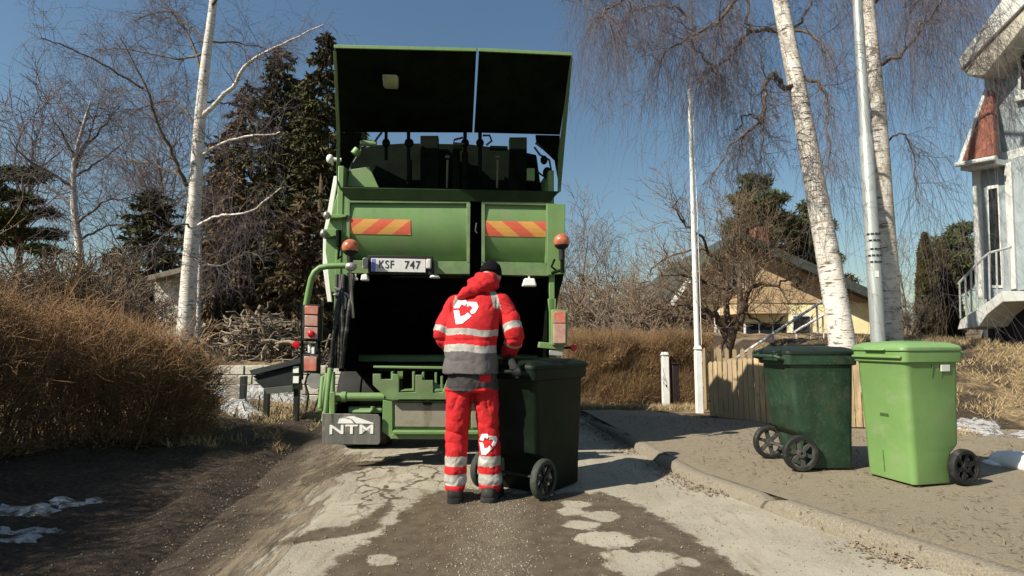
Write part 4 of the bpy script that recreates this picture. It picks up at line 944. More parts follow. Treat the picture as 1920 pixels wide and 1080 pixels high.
def jp(c):
    x, y, z = c[:, 0], c[:, 1], c[:, 2]; i = np.zeros(len(c))
    tors = (np.abs(x + .02) < .222)
    zz = z + .03 * (x + .02) + .006 * np.sin(x * 20)
    i[(zz < 1.075)] = 2
    i[(zz >= 1.075) & (zz < 1.128)] = 1; i[(zz >= 1.197) & (zz < 1.245) & (x < .185)] = 1
    for path, lo_, hi in ((RSL, .20, .255), (LSL, .205, .25)):
        d, t = axis_t(c, path); far = (x > .19) if path is RSL else (x < -.205)
        arm = far & (d < .12); i[arm & (i > 0)] = 0; i[arm & (t > lo_) & (t < hi)] = 1; i[arm & (t > .335) & (t < .36)] = 1
    i[(z > 1.40) & (z < 1.535) & (np.abs(x - .178 + (z - 1.4) * .28) < .026) & (y < .10)] = 1
    i[(z > 1.40) & (z < 1.5) & (np.abs(x + .142 - (z - 1.4) * .1) < .018) & (y < .09)] = 1
    return i
jacket = link_mesh('jacket', jm, [REDC, REFL, GRYH], worker, 180); paint(jm, jp)
# hood lying on the shoulders
b = MB(); hk = Euler((R(20), R(-13), 0))
b.ell((.06, .125, 1.60), (.130, .12, .088), hk, 24); b.ell((.005, .045, 1.562), (.118, .072, .052), Euler((R(30), R(-24), 0)), 24); b.ell((-.055, .05, 1.53), (.10, .08, .05), Euler((0, R(-30), 0)))
limb(b, [(.15, .16, 1.58), (.165, .22, 1.64), (.12, .33, 1.60)], [.03, .03, .03]); limb(b, [(-.0, .16, 1.60), (.02, .24, 1.66), (.08, .33, 1.60)], [.035, .03, .03])
hm = bake(b, 'hood', .0085, 6, ((.10, .030, 1), (.045, .012, 2)))
folds(hm, lambda c: .006 * np.sin(c[:, 0] * 42 + c[:, 2] * 60)); link_mesh('hood', hm, REDC, jacket, 180)
# trousers
b = MB()
b.loft([ringe((-.012, .01, .98), .175, .125), ringe((-.012, .0, .90), .185, .14), ringe((-.010, .0, .82), .185, .135), ringe((-.008, .005, .775), .17, .11)])
TL_ = [(-.098, .0, .86), (-.112, .005, .68), (-.122, .02, .48), (-.128, .0, .28), (-.130, -.008, .115)]; TR_ = [(.080, .005, .86), (.098, .012, .68), (.112, .03, .48), (.122, .018, .28), (.126, .006, .115)]
limb(b, TL_, [.102, .098, .083, .080, .082], 22); limb(b, TR_, [.100, .092, .080, .082, .086], 22)
tm = bake(b, 'trousers', .007, 4, ((.12, .022, 1), (.05, .014, 2)))
def tf(c):
    x, y, z = c[:, 0], c[:, 1], c[:, 2]; w1 = fbm(x * 8 + 5, z * 5, 3, 8); w2 = fbm(x * 7, z * 5 + 4, 3, 18); sg = np.sign(x)
    f = .013 * crease(z * 40 + sg * x * 45 * (w1 + .2) + 8 * w1 + 12 * y) * ss((w2 - .38) / .2) * ss((.84 - z) / .1)
    f = f + .014 * crease(z * 75 + 7 * w2 + x * 14) * np.exp(-((z - .47) / .09) ** 2) + .010 * crease(z * 85 + 6 * w1) * np.exp(-((z - .13) / .06) ** 2)
    f = f + .012 * crease(x * 70 * sg + z * 30 + 5 * w1) * np.exp(-((z - .72) / .07) ** 2)
    f = f + .012 * np.exp(-((z - .80) / .010) ** 2)
    return f
folds(tm, tf)
def tp(c):
    x, y, z = c[:, 0], c[:, 1], c[:, 2]; i = np.zeros(len(c))
    i[z > .80 + .02 * np.sin(x * 20)] = 2; i[(z > .80) & (x > .05) & (x < .13) & (z < .95) & (y < 0) & (z > .855)] = 0
    i[((z > .245) & (z < .315))] = 1; i[((z > .115) & (z < .19))] = 1; return i
trous = link_mesh('trousers', tm, [REDC, REFL, GRYC], worker, 180); paint(tm, tp)
for (x, y, yaw) in ((-.130, -.005, 6), (.128, .005, -14)):
    b = MB(); m = Euler((0, 0, R(yaw))).to_matrix()
    def q(a, c, e): return Vector((x, y, 0)) + m @ Vector((a, c, e))
    b.loft([[q(*v) for v in rrect(-w_, w_, y0, y1, z_, .035)] for (w_, y0, y1, z_) in ((.052, -.085, .20, .028), (.056, -.09, .21, .04), (.054, -.088, .19, .075), (.046, -.07, .07, .115), (.046, -.065, .05, .15))]); bo = b.build('boot', BOOT, worker, smooth=50)
    b = MB(); b.loft([[q(*v) for v in rrect(-.058, .058, -.095, .215, z_, .04)] for z_ in (-.008, .03)]); b.build('sole', RUB, bo, .003)
# gloves closing on the handle of the bin
def glove(wrist, grip, along):
    wrist = Vector(wrist); g = Vector(grip); al = Vector(along).normalized(); pd = (g - wrist).normalized(); up = al.cross(pd).normalized()
    if up.z < 0: up = -up
    b = MB(); limb(b, [wrist + (wrist - g) * .3, wrist, g - pd * .015 + up * .022], [.036, .032, .030], 12)
    b.ell(g - pd * .02 + up * .024, (.042, .042, .020), (al.to_track_quat('X', 'Z').to_euler()))
    for k, (o, L) in enumerate(((-.034, .9), (-.012, 1.0), (.011, .95), (.033, .78))):
        base = g + al * o + up * .026 - pd * .005
        limb(b, [base, base + (pd * .028 - up * .002) * L, base + (pd * .036 - up * .034) * L, base + (pd * .012 - up * .052) * L], [.0105, .0100, .0095, .0085], 10)
    tb = g - al * .040 - pd * .02 + up * .01
    limb(b, [tb, tb - al * .012 - up * .02 + pd * .01, tb + al * .004 - up * .042 + pd * .026], [.012, .011, .0095], 10)
    me = bake(b, 'glove', .0045, 2); return link_mesh('glove', me, GLV, worker, 180)
BINO = Vector((.165, 4.78, .005)); an = R(143)
def bin_pt(x, y, z): return (BINO + Vector((x * math.cos(an) - y * math.sin(an), x * math.sin(an) + y * math.cos(an), z)) - WO) / PS_
hal = bin_pt(1, 0, 0) - bin_pt(0, 0, 0)
glove(RW, bin_pt(-.20, .481, .962), -hal); glove(LW, bin_pt(.12, .481, .962), -hal)
# white arrow emblem on the back and on the calf, laid on the cloth
def emblem(host, me, cx, cz, sx, sz, shapes):
    bv = BVHTree.FromPolygons([v.co for v in me.vertices], [p.vertices for p in me.polygons])
    bm = bmesh.new()
    for sh in shapes: bm.faces.new([bm.verts.new((cx + u * sx, -1, cz + v * sz)) for u, v in sh])
    bmesh.ops.triangulate(bm, faces=bm.faces); 
    for _ in range(3): bmesh.ops.subdivide_edges(bm, edges=bm.edges, cuts=1, use_grid_fill=True)
    bmesh.ops.triangulate(bm, faces=bm.faces)
    for v in bm.verts:
        h = bv.ray_cast(Vector((v.co.x, -1, v.co.z)), Vector((0, 1, 0)))
        if h[0]: v.co = h[0] + Vector((0, -.004, 0))
        else: v.co.y = .02
    bmesh.ops.recalc_face_normals(bm, faces=bm.faces)
    m2 = bpy.data.meshes.new('emblem'); bm.to_mesh(m2); bm.free(); return link_mesh('emblem', m2, WHT, host, 180)
_px = [[(160, 268), (172, 240), (205, 237), (212, 250), (203, 262), (190, 255), (180, 272)], [(214, 246), (250, 248), (259, 268), (246, 292), (232, 296), (226, 286), (236, 272), (226, 262), (212, 266)], [(158, 280), (180, 280), (188, 306), (206, 300), (216, 290), (232, 304), (196, 334), (172, 336)]]
shp = [[((a - 208) / 100, -(c - 286) / 100) for a, c in s] for s in _px]
emblem(jacket, jm, -.060, 1.375, .190, .190, shp)
emblem(trous, tm, .112, .405, .135, .155, shp)
# ================================================================== TREES
rng = np.random.default_rng(21)
def bark_birch(name, dark=.0):
    m = bpy.data.materials.new(name); m.use_nodes = True; nt = m.node_tree; b = nt.nodes['Principled BSDF']
    tc = nt.nodes.new('ShaderNodeTexCoord').outputs['Object']
    col = _mix(nt, _ramp(nt, _noise(nt, tc, 4, 5, .6), .3, .7), (.52 - dark, .47 - dark, .41 - dark), (.74 - dark, .70 - dark, .64 - dark))
    l1 = _noise(nt, tc, 1, 4, .65, (5.5, 5.5, 34)); l2 = _noise(nt, tc, 1, 6, .7, (9, 9, 2.2)); l3 = _noise(nt, tc, 1, 5, .7, (3.5, 3.5, 7))
    col = _mix(nt, _ramp(nt, l1, .56, .63), col, (.10, .085, .07))
    col = _mix(nt, _ramp(nt, l3, .57, .66), col, (.16, .14, .11))
    col = _mix(nt, _ramp(nt, l2, .60, .68), col, (.20, .17, .14))
    nt.links.new(col, b.inputs['Base Color']); b.inputs['Roughness'].default_value = .85
    bp = nt.nodes.new('ShaderNodeBump'); bp.inputs['Strength'].default_value = .6; bp.inputs['Distance'].default_value = .02
    nt.links.new(l1, bp.inputs['Height']); nt.links.new(bp.outputs[0], b.inputs['Normal']); return m
MBK = bark_birch('birch_bark'); MBK2 = bark_birch('birch_bark_dark', .10)
MTW = M('birch_twig', (.088, .068, .072), .8, var=.3, isl=(.155, .122, .128))
MLB = M('dark_limb', (.10, .078, .06), .9, var=.4, vs=8, bump=.5, bs=30, dirt=((.26, .22, .18), .55, .7, 10))
MAP = M('apple_bark', (.095, .065, .045), .9, var=.35, vs=9, bump=.6, bs=35)
MAT = M('brown_twig', (.13, .088, .056), .85, var=.3, isl=(.24, .175, .115))
MFT = M('far_twig', (.13, .095, .08), .9, var=.25, isl=(.21, .165, .13))
def pxpath(pts, Y, dY=0.0):
    n = len(pts); return np.array([P(a, b, Y + dY * k / max(1, n - 1)) for k, (a, b) in enumerate(pts)])
def dense(p, r0, r1, n=None, wob=.0):
    """Catmull-Rom through p"""
    p = np.asarray(p, float); k = len(p); n = n or k * 5
    t = np.linspace(0, k - 1, n); i = np.clip(t.astype(int), 0, k - 2); f = (t - i)[:, None]
    g = lambda j: p[np.clip(j, 0, k - 1)]
    p0, p1, p2, p3 = g(i - 1), g(i), g(i + 1), g(i + 2)
    q = .5 * (2 * p1 + (p2 - p0) * f + (2 * p0 - 5 * p1 + 4 * p2 - p3) * f ** 2 + (3 * p1 - p0 - 3 * p2 + p3) * f ** 3)
    if wob: q[1:] += rng.normal(size=(n - 1, 3)) * wob
    u = np.linspace(0, 1, n); return q, r0 + (r1 - r0) * u
def pts_on(lines, n, lo=.15):
    """random points with directions on weighted polylines"""
    out = []; L = np.array([np.linalg.norm(np.diff(p, axis=0), axis=1).sum() for p, _ in lines]); w_ = L / L.sum()
    for j in rng.choice(len(lines), n, p=w_):
        p, r = lines[j]; f = (lo + (1 - lo) * rng.random()) * (len(p) - 1); i = min(int(f), len(p) - 2)
        out.append((p[i] + (p[i + 1] - p[i]) * (f - i), unit(p[i + 1] - p[i]), r[i]))
    return out
def strands(starts, lo, hi, spread, n=9, wig=.05, r=.0026, side=4):
    """pendulous twigs: leave the branch, then hang and sway"""
    out = []
    for p, d, _ in starts:
        L = rng.uniform(lo, hi); st = L / (n - 1); a = rng.uniform(0, 6.3); v = np.array([math.cos(a), math.sin(a), .3]) * spread + d * spread * .6
        v = v / (np.linalg.norm(v) + 1e-9); q = [p]; drift = rng.normal(size=3) * .10; drift[2] = 0
        for k in range(n - 1):
            v = v + np.array([0, 0, -.62]) + rng.normal(size=3) * wig * 3 + drift; v /= np.linalg.norm(v); q.append(q[-1] + v * st)
        q = np.array(q); out.append((q, np.linspace(r, r * .45, n)))
        for k in range(side):
            i = rng.integers(1, n - 1); dv = np.array([rng.normal(), rng.normal(), -.7]); dv /= np.linalg.norm(dv); l = L * rng.uniform(.12, .3)
            s1 = q[i] + dv * l * .5 + rng.normal(size=3) * .02; out.append((np.array([q[i], s1, s1 + (dv * .5 + np.array([0, 0, -.6])) * l * .6]), np.array([r * .75, r * .6, r * .35])))
    return out
def tree_obj(name, label, cat, trunk_lines, limb_lines, crown_lines, mt, ml, mc, sides=12, group=None, crown_name='crown'):
    b = trunk_lines[0][0][0]; t = thing(name, label, cat, tuple(b), 0, group)
    def put(nm, lines, m, sd):
        V, Fq = tubes(lines, sd); o = link_mesh(nm, np_mesh(nm, V, Fq), m, t, 180, True); return o
    tr = put('trunk', trunk_lines[:1], mt, sides)
    for tl_ in trunk_lines[1:]: put('limb', [tl_], mt, sides)
    for l_ in limb_lines: put('limb', [l_], ml, 6)
    if crown_lines: put(crown_name, crown_lines, mc, 3)
    return t
BCFG = dict(n=[7, 6, 5], jit=[.16, .17, .2], up=[.03, -.03, -.14], tip=[.3, .4, .4], kids=[4, 4], ang=[42, 45], ratio=[.6, .62], rr=[.6, .65], rmin=.0035)
BCFG['from'] = [.15, .15]
def twiggy(lines, n, L, cfg, lo=.2, upb=.25):
    out = [[] for _ in cfg['n']]
    for p, d, r in pts_on(lines, n, lo):
        v = rnd_unit(rng, 1)[0]; v = v - d * (v @ d) * .4 + d * .5; v[2] += upb
        grow(rng, p, v / np.linalg.norm(v), L * rng.uniform(.6, 1.3), min(.014, max(.006, r * .35)), 0, cfg, out)
    return sum(out, [])
def gz(px, Y):
    x = P(px, 640, Y).x; return float(ground_h(x, Y))
def trunkpath(pts, Y, r0, r1, gx_, n=36):
    p = pxpath(pts, Y); b = p[0].copy(); b[2] = gz(gx_, Y) - .1; b[0] = p[0][0] - (p[1][0] - p[0][0]) * .3
    q, r = dense(np.vstack([b, p]), r0, r1, n); r = r * (1 + .35 * np.exp(-np.linspace(0, 1, n) * 22)); return q, r
# ---- large birch left of the truck
Y = 12.6
tk = trunkpath([(347, 640), (356, 500), (365, 380), (373, 250), (384, 130), (399, 10), (408, -120), (412, -300)], Y, .20, .045, 347)
lim = []
for pts, dY, r0 in (([(350, 350), (326, 296), (290, 219), (273, 160), (225, 71)], -1.2, .05), ([(270, 166), (225, 140), (178, 113), (120, 85), (77, 71)], -1, .03), ([(367, 427), (409, 403), (468, 397), (527, 350)], -1.4, .034), ([(378, 290), (438, 261), (527, 249)], -1.2, .04), ([(376, 222), (432, 166), (474, 113), (533, 83), (610, 45)], -.8, .055),
                    ([(380, 140), (350, 60), (305, 0), (285, -60)], 1.0, .04), ([(390, 85), (345, 40), (310, 20), (250, 40)], .8, .035), ([(385, 80), (440, 80), (500, 92)], 1.2, .03), ([(372, 250), (340, 200), (300, 190), (240, 215)], 1.5, .035), ([(366, 350), (300, 310), (240, 300), (180, 290)], 1.8, .035), ([(396, 20), (440, -60), (520, -100), (600, -120)], -1, .04), ([(400, -40), (330, -110), (230, -130), (140, -90)], -.5, .04), ([(372, 200), (400, 190), (450, 200), (500, 225)], 2, .03), ([(360, 480), (410, 500), (470, 470)], -1, .028), ([(362, 430), (340, 420), (310, 440), (285, 470)], -1.2, .025), ([(404, -80), (450, -150), (520, -190)], .5, .035), ([(380, 100), (330, 110), (230, 90), (180, 95)], 1, .03)):
    lim.append(dense(pxpath(pts, Y, dY), r0, .010, len(pts) * 4, .015))
cr = twiggy(lim, 330, .95, BCFG, .2) + strands(pts_on(lim, 900, .3), .4, 1.3, .6)
tree_obj('birch_tree', 'tall white trunked bare birch standing behind the brown hedge', 'birch tree', [tk] + lim[2:5], lim[:2] + lim[5:], cr, MBK, MLB, MTW, 12, 'bare birches')
# ---- slim birch beside it, smaller birch further left
Y = 14.5
tk = trunkpath([(372, 600), (375, 480), (372, 400), (378, 330)], Y, .07, .03, 372, 20)
lim = [dense(pxpath(p_, Y, d_), .02, .006, 14, .02) for p_, d_ in (([(375, 490), (400, 480), (430, 490)], .6), ([(373, 420), (350, 390), (335, 350)], .4), ([(374, 450), (395, 420), (410, 390)], -.5))]
tree_obj('birch_tree', 'slim young birch trunk just right of the tall birch', 'birch tree', [tk], lim, twiggy(lim + [tk], 70, .7, BCFG, .3), MBK2, MLB, MTW, 8, 'bare birches')
Y = 23
tk = trunkpath([(153, 560), (150, 480), (140, 400), (137, 340), (142, 290), (155, 240), (170, 190)], Y, .19, .04, 153, 30)
lim = [dense(pxpath(p_, Y, d_), .06, .012, 16, .03) for p_, d_ in (([(139, 320), (160, 270), (175, 230), (185, 190)], .5), ([(140, 300), (120, 255), (95, 220)], -1), ([(142, 330), (190, 300), (240, 260)], 1), ([(140, 390), (100, 360), (60, 330)], 1), ([(145, 420), (190, 380), (240, 370), (280, 330)], -1), ([(150, 450), (200, 425), (250, 420)], 1.2), ([(152, 520), (190, 480), (215, 475)], -1), ([(142, 300), (200, 230), (230, 190)], 1.4), ([(138, 350), (90, 320), (40, 290), (10, 250)], -1.4), ([(150, 230), (120, 200), (110, 180)], .6))]
cf = dict(BCFG); cf['rmin'] = .007
tree_obj('birch_tree', 'smaller pale birch with a spreading crown at the far left', 'birch tree', [tk], lim, twiggy(lim + [tk], 200, 1.9, cf, .25), MBK2, MLB, MTW, 8, 'bare birches')
# ---- leaning birch right of the truck with hanging branches
Y = 8.9
tk = trunkpath([(1580, 650), (1556, 500), (1534, 380), (1513, 260), (1490, 140), (1463, 0), (1440, -150), (1420, -300)], Y, .205, .09, 1582, 44)
lim = []
for pts, dY, r0 in (([(1452, -60), (1410, -40), (1376, 0), (1348, 37), (1307, 65), (1265, 83), (1237, 116)], -.8, .05), ([(1480, 60), (1445, 55), (1404, 62), (1380, 95), (1350, 120), (1310, 150)], .7, .045), ([(1404, 62), (1402, 20), (1398, -60)], .2, .035), ([(1495, 165), (1469, 162), (1452, 138), (1436, 162), (1434, 204), (1427, 227), (1395, 250), (1353, 296), (1330, 352)], -.7, .05), ([(1434, 200), (1430, 259), (1425, 301)], -.2, .022), ([(1480, 50), (1524, 69), (1548, 93), (1566, 130)], -.6, .03), ([(1500, 150), (1538, 157), (1548, 204), (1552, 259), (1557, 324)], -.8, .035), ([(1478, 60), (1500, 40), (1520, 0), (1526, -60)], .5, .03), ([(1445, -120), (1380, -110), (1300, -70), (1220, -30), (1150, 10), (1120, 40)], -1, .06), ([(1440, -150), (1350, -190), (1230, -170), (1130, -90), (1105, -30)], .8, .06), ([(1307, 65), (1290, 30), (1250, 10), (1190, 20), (1160, 60)], .4, .03), ([(1430, 227), (1400, 215), (1380, 245)], .4, .018), ([(1290, 75), (1320, 110), (1345, 140), (1340, 160)], .3, .022), ([(1530, -40), (1580, -50), (1600, 0)], .6, .03), ([(1425, 227), (1390, 262), (1395, 290)], .2, .016), ([(1450, -80), (1480, -110), (1540, -130), (1590, -90)], -1, .05)):
    lim.append(dense(pxpath(pts, Y, dY), r0, .008, len(pts) * 4, .022))
high = [lim[i] for i in (0, 1, 8, 9, 10, 12)]
cr = strands(pts_on(high, 1000, .22), .9, 2.4, .8, 11, .05) + strands(pts_on([lim[3], lim[4], lim[11], lim[14]], 170, .3), .4, 1.2, .7) + strands(pts_on([lim[5], lim[6], lim[7], lim[13], lim[15]], 240, .2), .8, 2.6, .6, 11) + twiggy(lim, 150, .6, BCFG, .25, 0)
tree_obj('birch_tree', 'thick leaning white birch with hanging twigs behind the dark green bin', 'birch tree', [tk], lim, cr, MBK, MLB, MTW, 16, 'bare birches')
# ---- second birch behind the lamp post
Y = 10.2
tk = trunkpath([(1672, 640), (1664, 500), (1656, 380), (1648, 250), (1637, 130), (1625, 0), (1612, -150), (1600, -320)], Y, .20, .10, 1674, 40)
lim = []
for pts, dY, r0 in (([(1640, 130), (1689, 100), (1730, 50), (1766, 0), (1800, -60)], -1, .04), ([(1620, -60), (1680, -120), (1750, -110), (1800, -60)], -.8, .05), ([(1610, -160), (1700, -200), (1790, -170), (1840, -100)], .8, .05), ([(1630, 20), (1670, -40), (1710, -60), (1740, 0)], .9, .035), ([(1650, 280), (1690, 250), (1712, 290), (1722, 380)], -.4, .022)):
    lim.append(dense(pxpath(pts, Y, dY), r0, .008, len(pts) * 4, .022))
cr = strands(pts_on(lim[:4], 560, .22), 1.2, 3.9, .6, 12, .045) + strands(pts_on([lim[0], lim[4]], 120, .3), 2.2, 5.0, .4, 13, .04) + twiggy(lim, 60, .6, BCFG, .25, 0)
tree_obj('birch_tree', 'straight birch trunk close behind the grey lamp post', 'birch tree', [tk], lim, cr, MBK2, MLB, MTW, 16, 'bare birches')
# ---- gnarled apple tree by the flagpole
Y = 11.8
tk = trunkpath([(1357, 681), (1366, 640), (1374, 612)], Y, .17, .11, 1357, 14)
lim = []
for pts, dY, r0 in (([(1366, 645), (1347, 600), (1323, 584), (1282, 571), (1233, 584), (1184, 588)], -.6, .075), ([(1368, 630), (1362, 590), (1364, 543), (1335, 474), (1290, 470), (1250, 482)], .8, .08), ([(1374, 625), (1392, 592), (1404, 543), (1453, 535), (1474, 559)], -.7, .08), ([(1390, 596), (1388, 514), (1380, 461), (1392, 400)], .4, .07), ([(1282, 571), (1260, 545), (1225, 530), (1190, 528)], .5, .035), ([(1335, 480), (1310, 440), (1280, 420), (1265, 380)], -.6, .035), ([(1364, 543), (1330, 530), (1290, 520), (1240, 512)], -1, .04), ([(1404, 545), (1420, 490), (1440, 460), (1480, 450)], .8, .045), ([(1392, 592), (1420, 600), (1450, 610), (1468, 590)], .9, .03), ([(1388, 520), (1410, 470), (1425, 420)], 1.0, .04), ([(1364, 545), (1350, 500), (1355, 440), (1340, 400)], 1.3, .04), ([(1453, 537), (1490, 520), (1500, 545)], .3, .025), ([(1323, 584), (1300, 600), (1270, 590)], -.4, .02), ([(1250, 482), (1225, 500), (1215, 520)], .2, .02)):
    lim.append(dense(pxpath(pts, Y, dY), r0, .013, len(pts) * 4, .025))
acfg = dict(n=[6, 5, 4], jit=[.24, .22, .2], up=[.10, .12, .12], tip=[.4, .4, .4], kids=[4, 3], ang=[45, 45], ratio=[.62, .62], rr=[.65, .65], rmin=.0055); acfg['from'] = [.15, .2]
tree_obj('apple_tree', 'gnarled bare apple tree beside the white flagpole', 'fruit tree', [tk] + lim[:4], lim[4:], twiggy(lim, 230, .85, acfg, .2, .35), MAP, MAP, MAT, 12)

# ---- conifers
MSP = M('spruce_needles', (.038, .043, .018), .85, var=.35, vs=1.2, isl=(.098, .088, .038), spec=.15)
MBR = M('brown_conifer_needles', (.085, .058, .030), .9, var=.35, vs=1.2, isl=(.17, .12, .066), spec=.1)
MPI = M('pine_needles', (.030, .045, .016), .85, var=.35, vs=1.5, isl=(.085, .092, .035), spec=.15)
MTH = M('thuja_scales', (.050, .050, .020), .9, var=.4, vs=2, isl=(.10, .082, .040), spec=.1)
MTR = M('conifer_bark', (.085, .058, .040), .95, var=.3, vs=8, bump=.6, bs=30)
def spruce(px, Y, top, R0, label, m, seed, droop=.5, dens=1.0, pw=.75, group='conifers', name='spruce_tree', lo=.05, cat='spruce'):
    rg = np.random.default_rng(seed); x = P(px, 640, Y).x; z0 = gz(px, Y); H = P(px, top, Y).z - z0
    n = 40; zz = np.linspace(0, H, n); tkp = np.stack([x + .06 * np.sin(zz), Y + .05 * np.cos(zz * 1.3), z0 - .1 + zz], -1)
    br = []; c = []; d = []; zc = H * lo
    while zc < H - .15:
        t = zc / H; k = rg.integers(6, 10)
        for j in range(k):
            a = rg.uniform(0, 6.3); L = max(.12, R0 * (1 - t) ** pw * rg.uniform(.45, 1.2)); v = np.array([math.cos(a), math.sin(a), .35 * t - .05]); nn = 8; q = [np.array([x, Y, z0 + zc + rg.uniform(-.1, .1)])]
            for s_ in range(nn - 1):
                v = v + np.array([0, 0, -droop * .22 if s_ < 4 else .08]) + rg.normal(size=3) * .07; v /= np.linalg.norm(v); q.append(q[-1] + v * L / (nn - 1))
            q = np.array(q); br.append((q, np.linspace(.02, .005, nn)))
            m_ = int((14 + 60 * L) * dens); u = rg.random(m_) ** .8 * (nn - 1.01); i = u.astype(int); base = q[i] + (q[i + 1] - q[i]) * (u - i)[:, None]
            dv = unit(unit(q[i + 1] - q[i]) * .6 + rg.normal(size=(m_, 3)) * .55 + np.array([0, 0, -.55])); l = rg.uniform(.10, .30, m_)
            c.append(base + dv * l[:, None] * .5); d.append(np.concatenate([dv, l[:, None]], 1))
        zc += rg.uniform(.16, .30) * (1 + .3 * (H > 9))
    c = np.concatenate(c); d = np.concatenate(d); sd = unit(np.cross(d[:, :3], rnd_unit(rg, len(c))))
    V, Fq = cards(c, d[:, :3], sd, d[:, 3] * 1.15, d[:, 3] * rg.uniform(.22, .42, len(c)))
    t = thing(name, label, cat, (x, Y, z0), 0, group)
    Vt, Ft = tubes([(tkp, np.linspace(.018 * H, .01, n))] , 10); link_mesh('trunk', np_mesh('trunk', Vt, Ft), MTR, t, 180, True)
    tw = tubes(br, 3)
    V2, F2 = join_np([(V, Fq), tw]); o = link_mesh('crown', np_mesh('crown', V2, F2), [m, MTR], t, None, True); mi = np.zeros(len(F2), np.int32); mi[len(Fq):] = 1; o.data.polygons.foreach_set('material_index', mi); return t
spruce(596, 19, 60, 3.0, 'tall dark spruce closest to the left side of the truck', MSP, 1, .8, 1.05, .64)
spruce(508, 20.5, 80, 3.0, 'tall dark spruce left of the one beside the truck', MSP, 2, .8, 1.05, .64)
spruce(552, 22.5, 150, 3.2, 'dark spruce filling the gap between the two tall ones', MSP, 21, .8, 1.0, .6)
spruce(440, 21.5, 150, 2.6, 'brownish feathery conifer behind the tall birch', MBR, 3, .9, .8, .5)
spruce(490, 20, 330, 2.0, 'brown drooping conifer between the tall birch and the spruces', MBR, 22, 1.1, .8, .5)
spruce(560, 16.5, 350, 2.0, 'brown drooping conifer below the dark spruces', MBR, 14, 1.1, .8, .5)
spruce(428, 16.3, 320, 1.5, 'brown feathery conifer between the tall birch and the brush pile', MBR, 31, 1.1, .8, .5)
spruce(640, 24, 130, 3.0, 'dark spruce half hidden behind the truck hatch', MSP, 15, .7, .8)
spruce(400, 24, 270, 2.6, 'dark conifer right behind the tall birch trunk', MSP, 23, .7, .9, .55)
spruce(272, 22, 352, 2.1, 'broad olive brown conifer above the white shed', MSP, 4, .5, .8, .45)
spruce(205, 25, 470, 1.8, 'small olive conifer left of the white shed', MBR, 16, .5, .7, .5)
spruce(1600, 34, 505, 1.6, 'small dark conifer top above the yellow house roof', MSP, 17, .5, .5)
def pine(px, Y, top, clumps, label, seed, base=None, m=MPI, cr=.55, per=150, l0=.22, name='pine_tree', cat='pine tree'):
    rg = np.random.default_rng(seed); x = P(px, 640, Y).x; z0 = gz(px, Y); zt = P(px, top, Y).z
    n = 16; u = np.linspace(0, 1, n); tkp = np.stack([x + .12 * np.sin(u * 5 + seed), Y + 0 * u, z0 - .1 + (zt - z0 - .2) * u], -1)
    c = []; d = []; br = []
    for (cx, cy, w_, h_) in clumps:
        q = P(cx, cy, Y + rg.uniform(-1.2, 1.2)); q = np.array(q); rx = w_ / F * Y; rz = h_ / F * Y
        zs = np.clip(q[2] - rg.uniform(.2, .8), z0 + .5, zt - .3); i = int((zs - z0) / (zt - z0) * (n - 1)); s0 = tkp[min(max(i, 0), n - 1)]
        mid = (s0 + q) / 2 + np.array([0, 0, .15]); br.append(dense(np.array([s0, mid, q]), .05, .012, 8, .02))
        k = max(6, int(per * rx * max(rz, rx * .4) / .3)); pc = q + rnd_unit(rg, k) * rg.random((k, 1)) ** .45 * np.array([rx, rx, rz])
        for tpos in pc[::4]: br.append((np.array([q - np.array([0, 0, rz * .5]), (q + tpos) / 2, tpos]), np.array([.012, .008, .004])))
        mm = 9; e = np.repeat(pc, mm, 0); dv = unit(rg.normal(size=(len(e), 3)) + np.array([0, 0, .5])); l = rg.uniform(.6, 1.2, len(e)) * l0
        c.append(e + dv * l[:, None] * .5); d.append(np.concatenate([dv, l[:, None]], 1))
    c = np.concatenate(c); d = np.concatenate(d); sd = unit(np.cross(d[:, :3], rnd_unit(rg, len(c))))
    V, Fq = cards(c, d[:, :3], sd, d[:, 3], d[:, 3] * .22)
    t = thing(name, label, cat, (x, Y, z0), 0, 'conifers')
    Vt, Ft = tubes([(tkp, np.linspace(.17, .04, n))], 10); link_mesh('trunk', np_mesh('trunk', Vt, Ft), MTR, t, 180, True)
    tw = tubes(br, 4)
    V2, F2 = join_np([(V, Fq), tw]); o = link_mesh('crown', np_mesh('crown', V2, F2), [m, MTR], t, None, True); mi = np.zeros(len(F2), np.int32); mi[len(Fq):] = 1; o.data.polygons.foreach_set('material_index', mi); return t
pine(18, 26, 300, [(25, 330, 38, 14), (70, 328, 28, 12), (0, 365, 40, 14), (45, 375, 30, 10), (85, 400, 26, 9), (15, 405, 42, 14), (95, 440, 28, 10), (50, 440, 30, 10), (5, 450, 34, 12), (80, 470, 30, 9), (-30, 340, 30, 16), (-20, 420, 30, 14)], 'dark pine with layered boughs at the left edge', 5, l0=.28, per=170)
pine(1415, 27, 325, [(1415, 345, 34, 18), (1395, 372, 32, 15), (1440, 375, 34, 15), (1420, 400, 44, 18), (1462, 412, 26, 16), (1390, 425, 36, 20), (1440, 440, 40, 20), (1480, 440, 22, 16), (1400, 465, 40, 20), (1450, 480, 40, 20)], 'dark pine rising behind the yellow house roof', 6, l0=.28, per=170)
pine(1520, 29, 370, [(1520, 390, 26, 14), (1505, 420, 32, 16), (1540, 425, 26, 14), (1520, 455, 40, 18), (1495, 480, 34, 16), (1545, 490, 34, 16), (1520, 515, 40, 14)], 'second pine behind the leaning birch trunk', 8, l0=.28, per=170)
pine(1800, 22, 415, [(1800, 432, 24, 14), (1780, 455, 30, 16), (1815, 465, 26, 16), (1790, 490, 36, 16), (1820, 505, 24, 16), (1800, 525, 36, 14), (1775, 545, 40, 16)], 'olive green pine behind the blue grey house', 9, l0=.24, per=200)
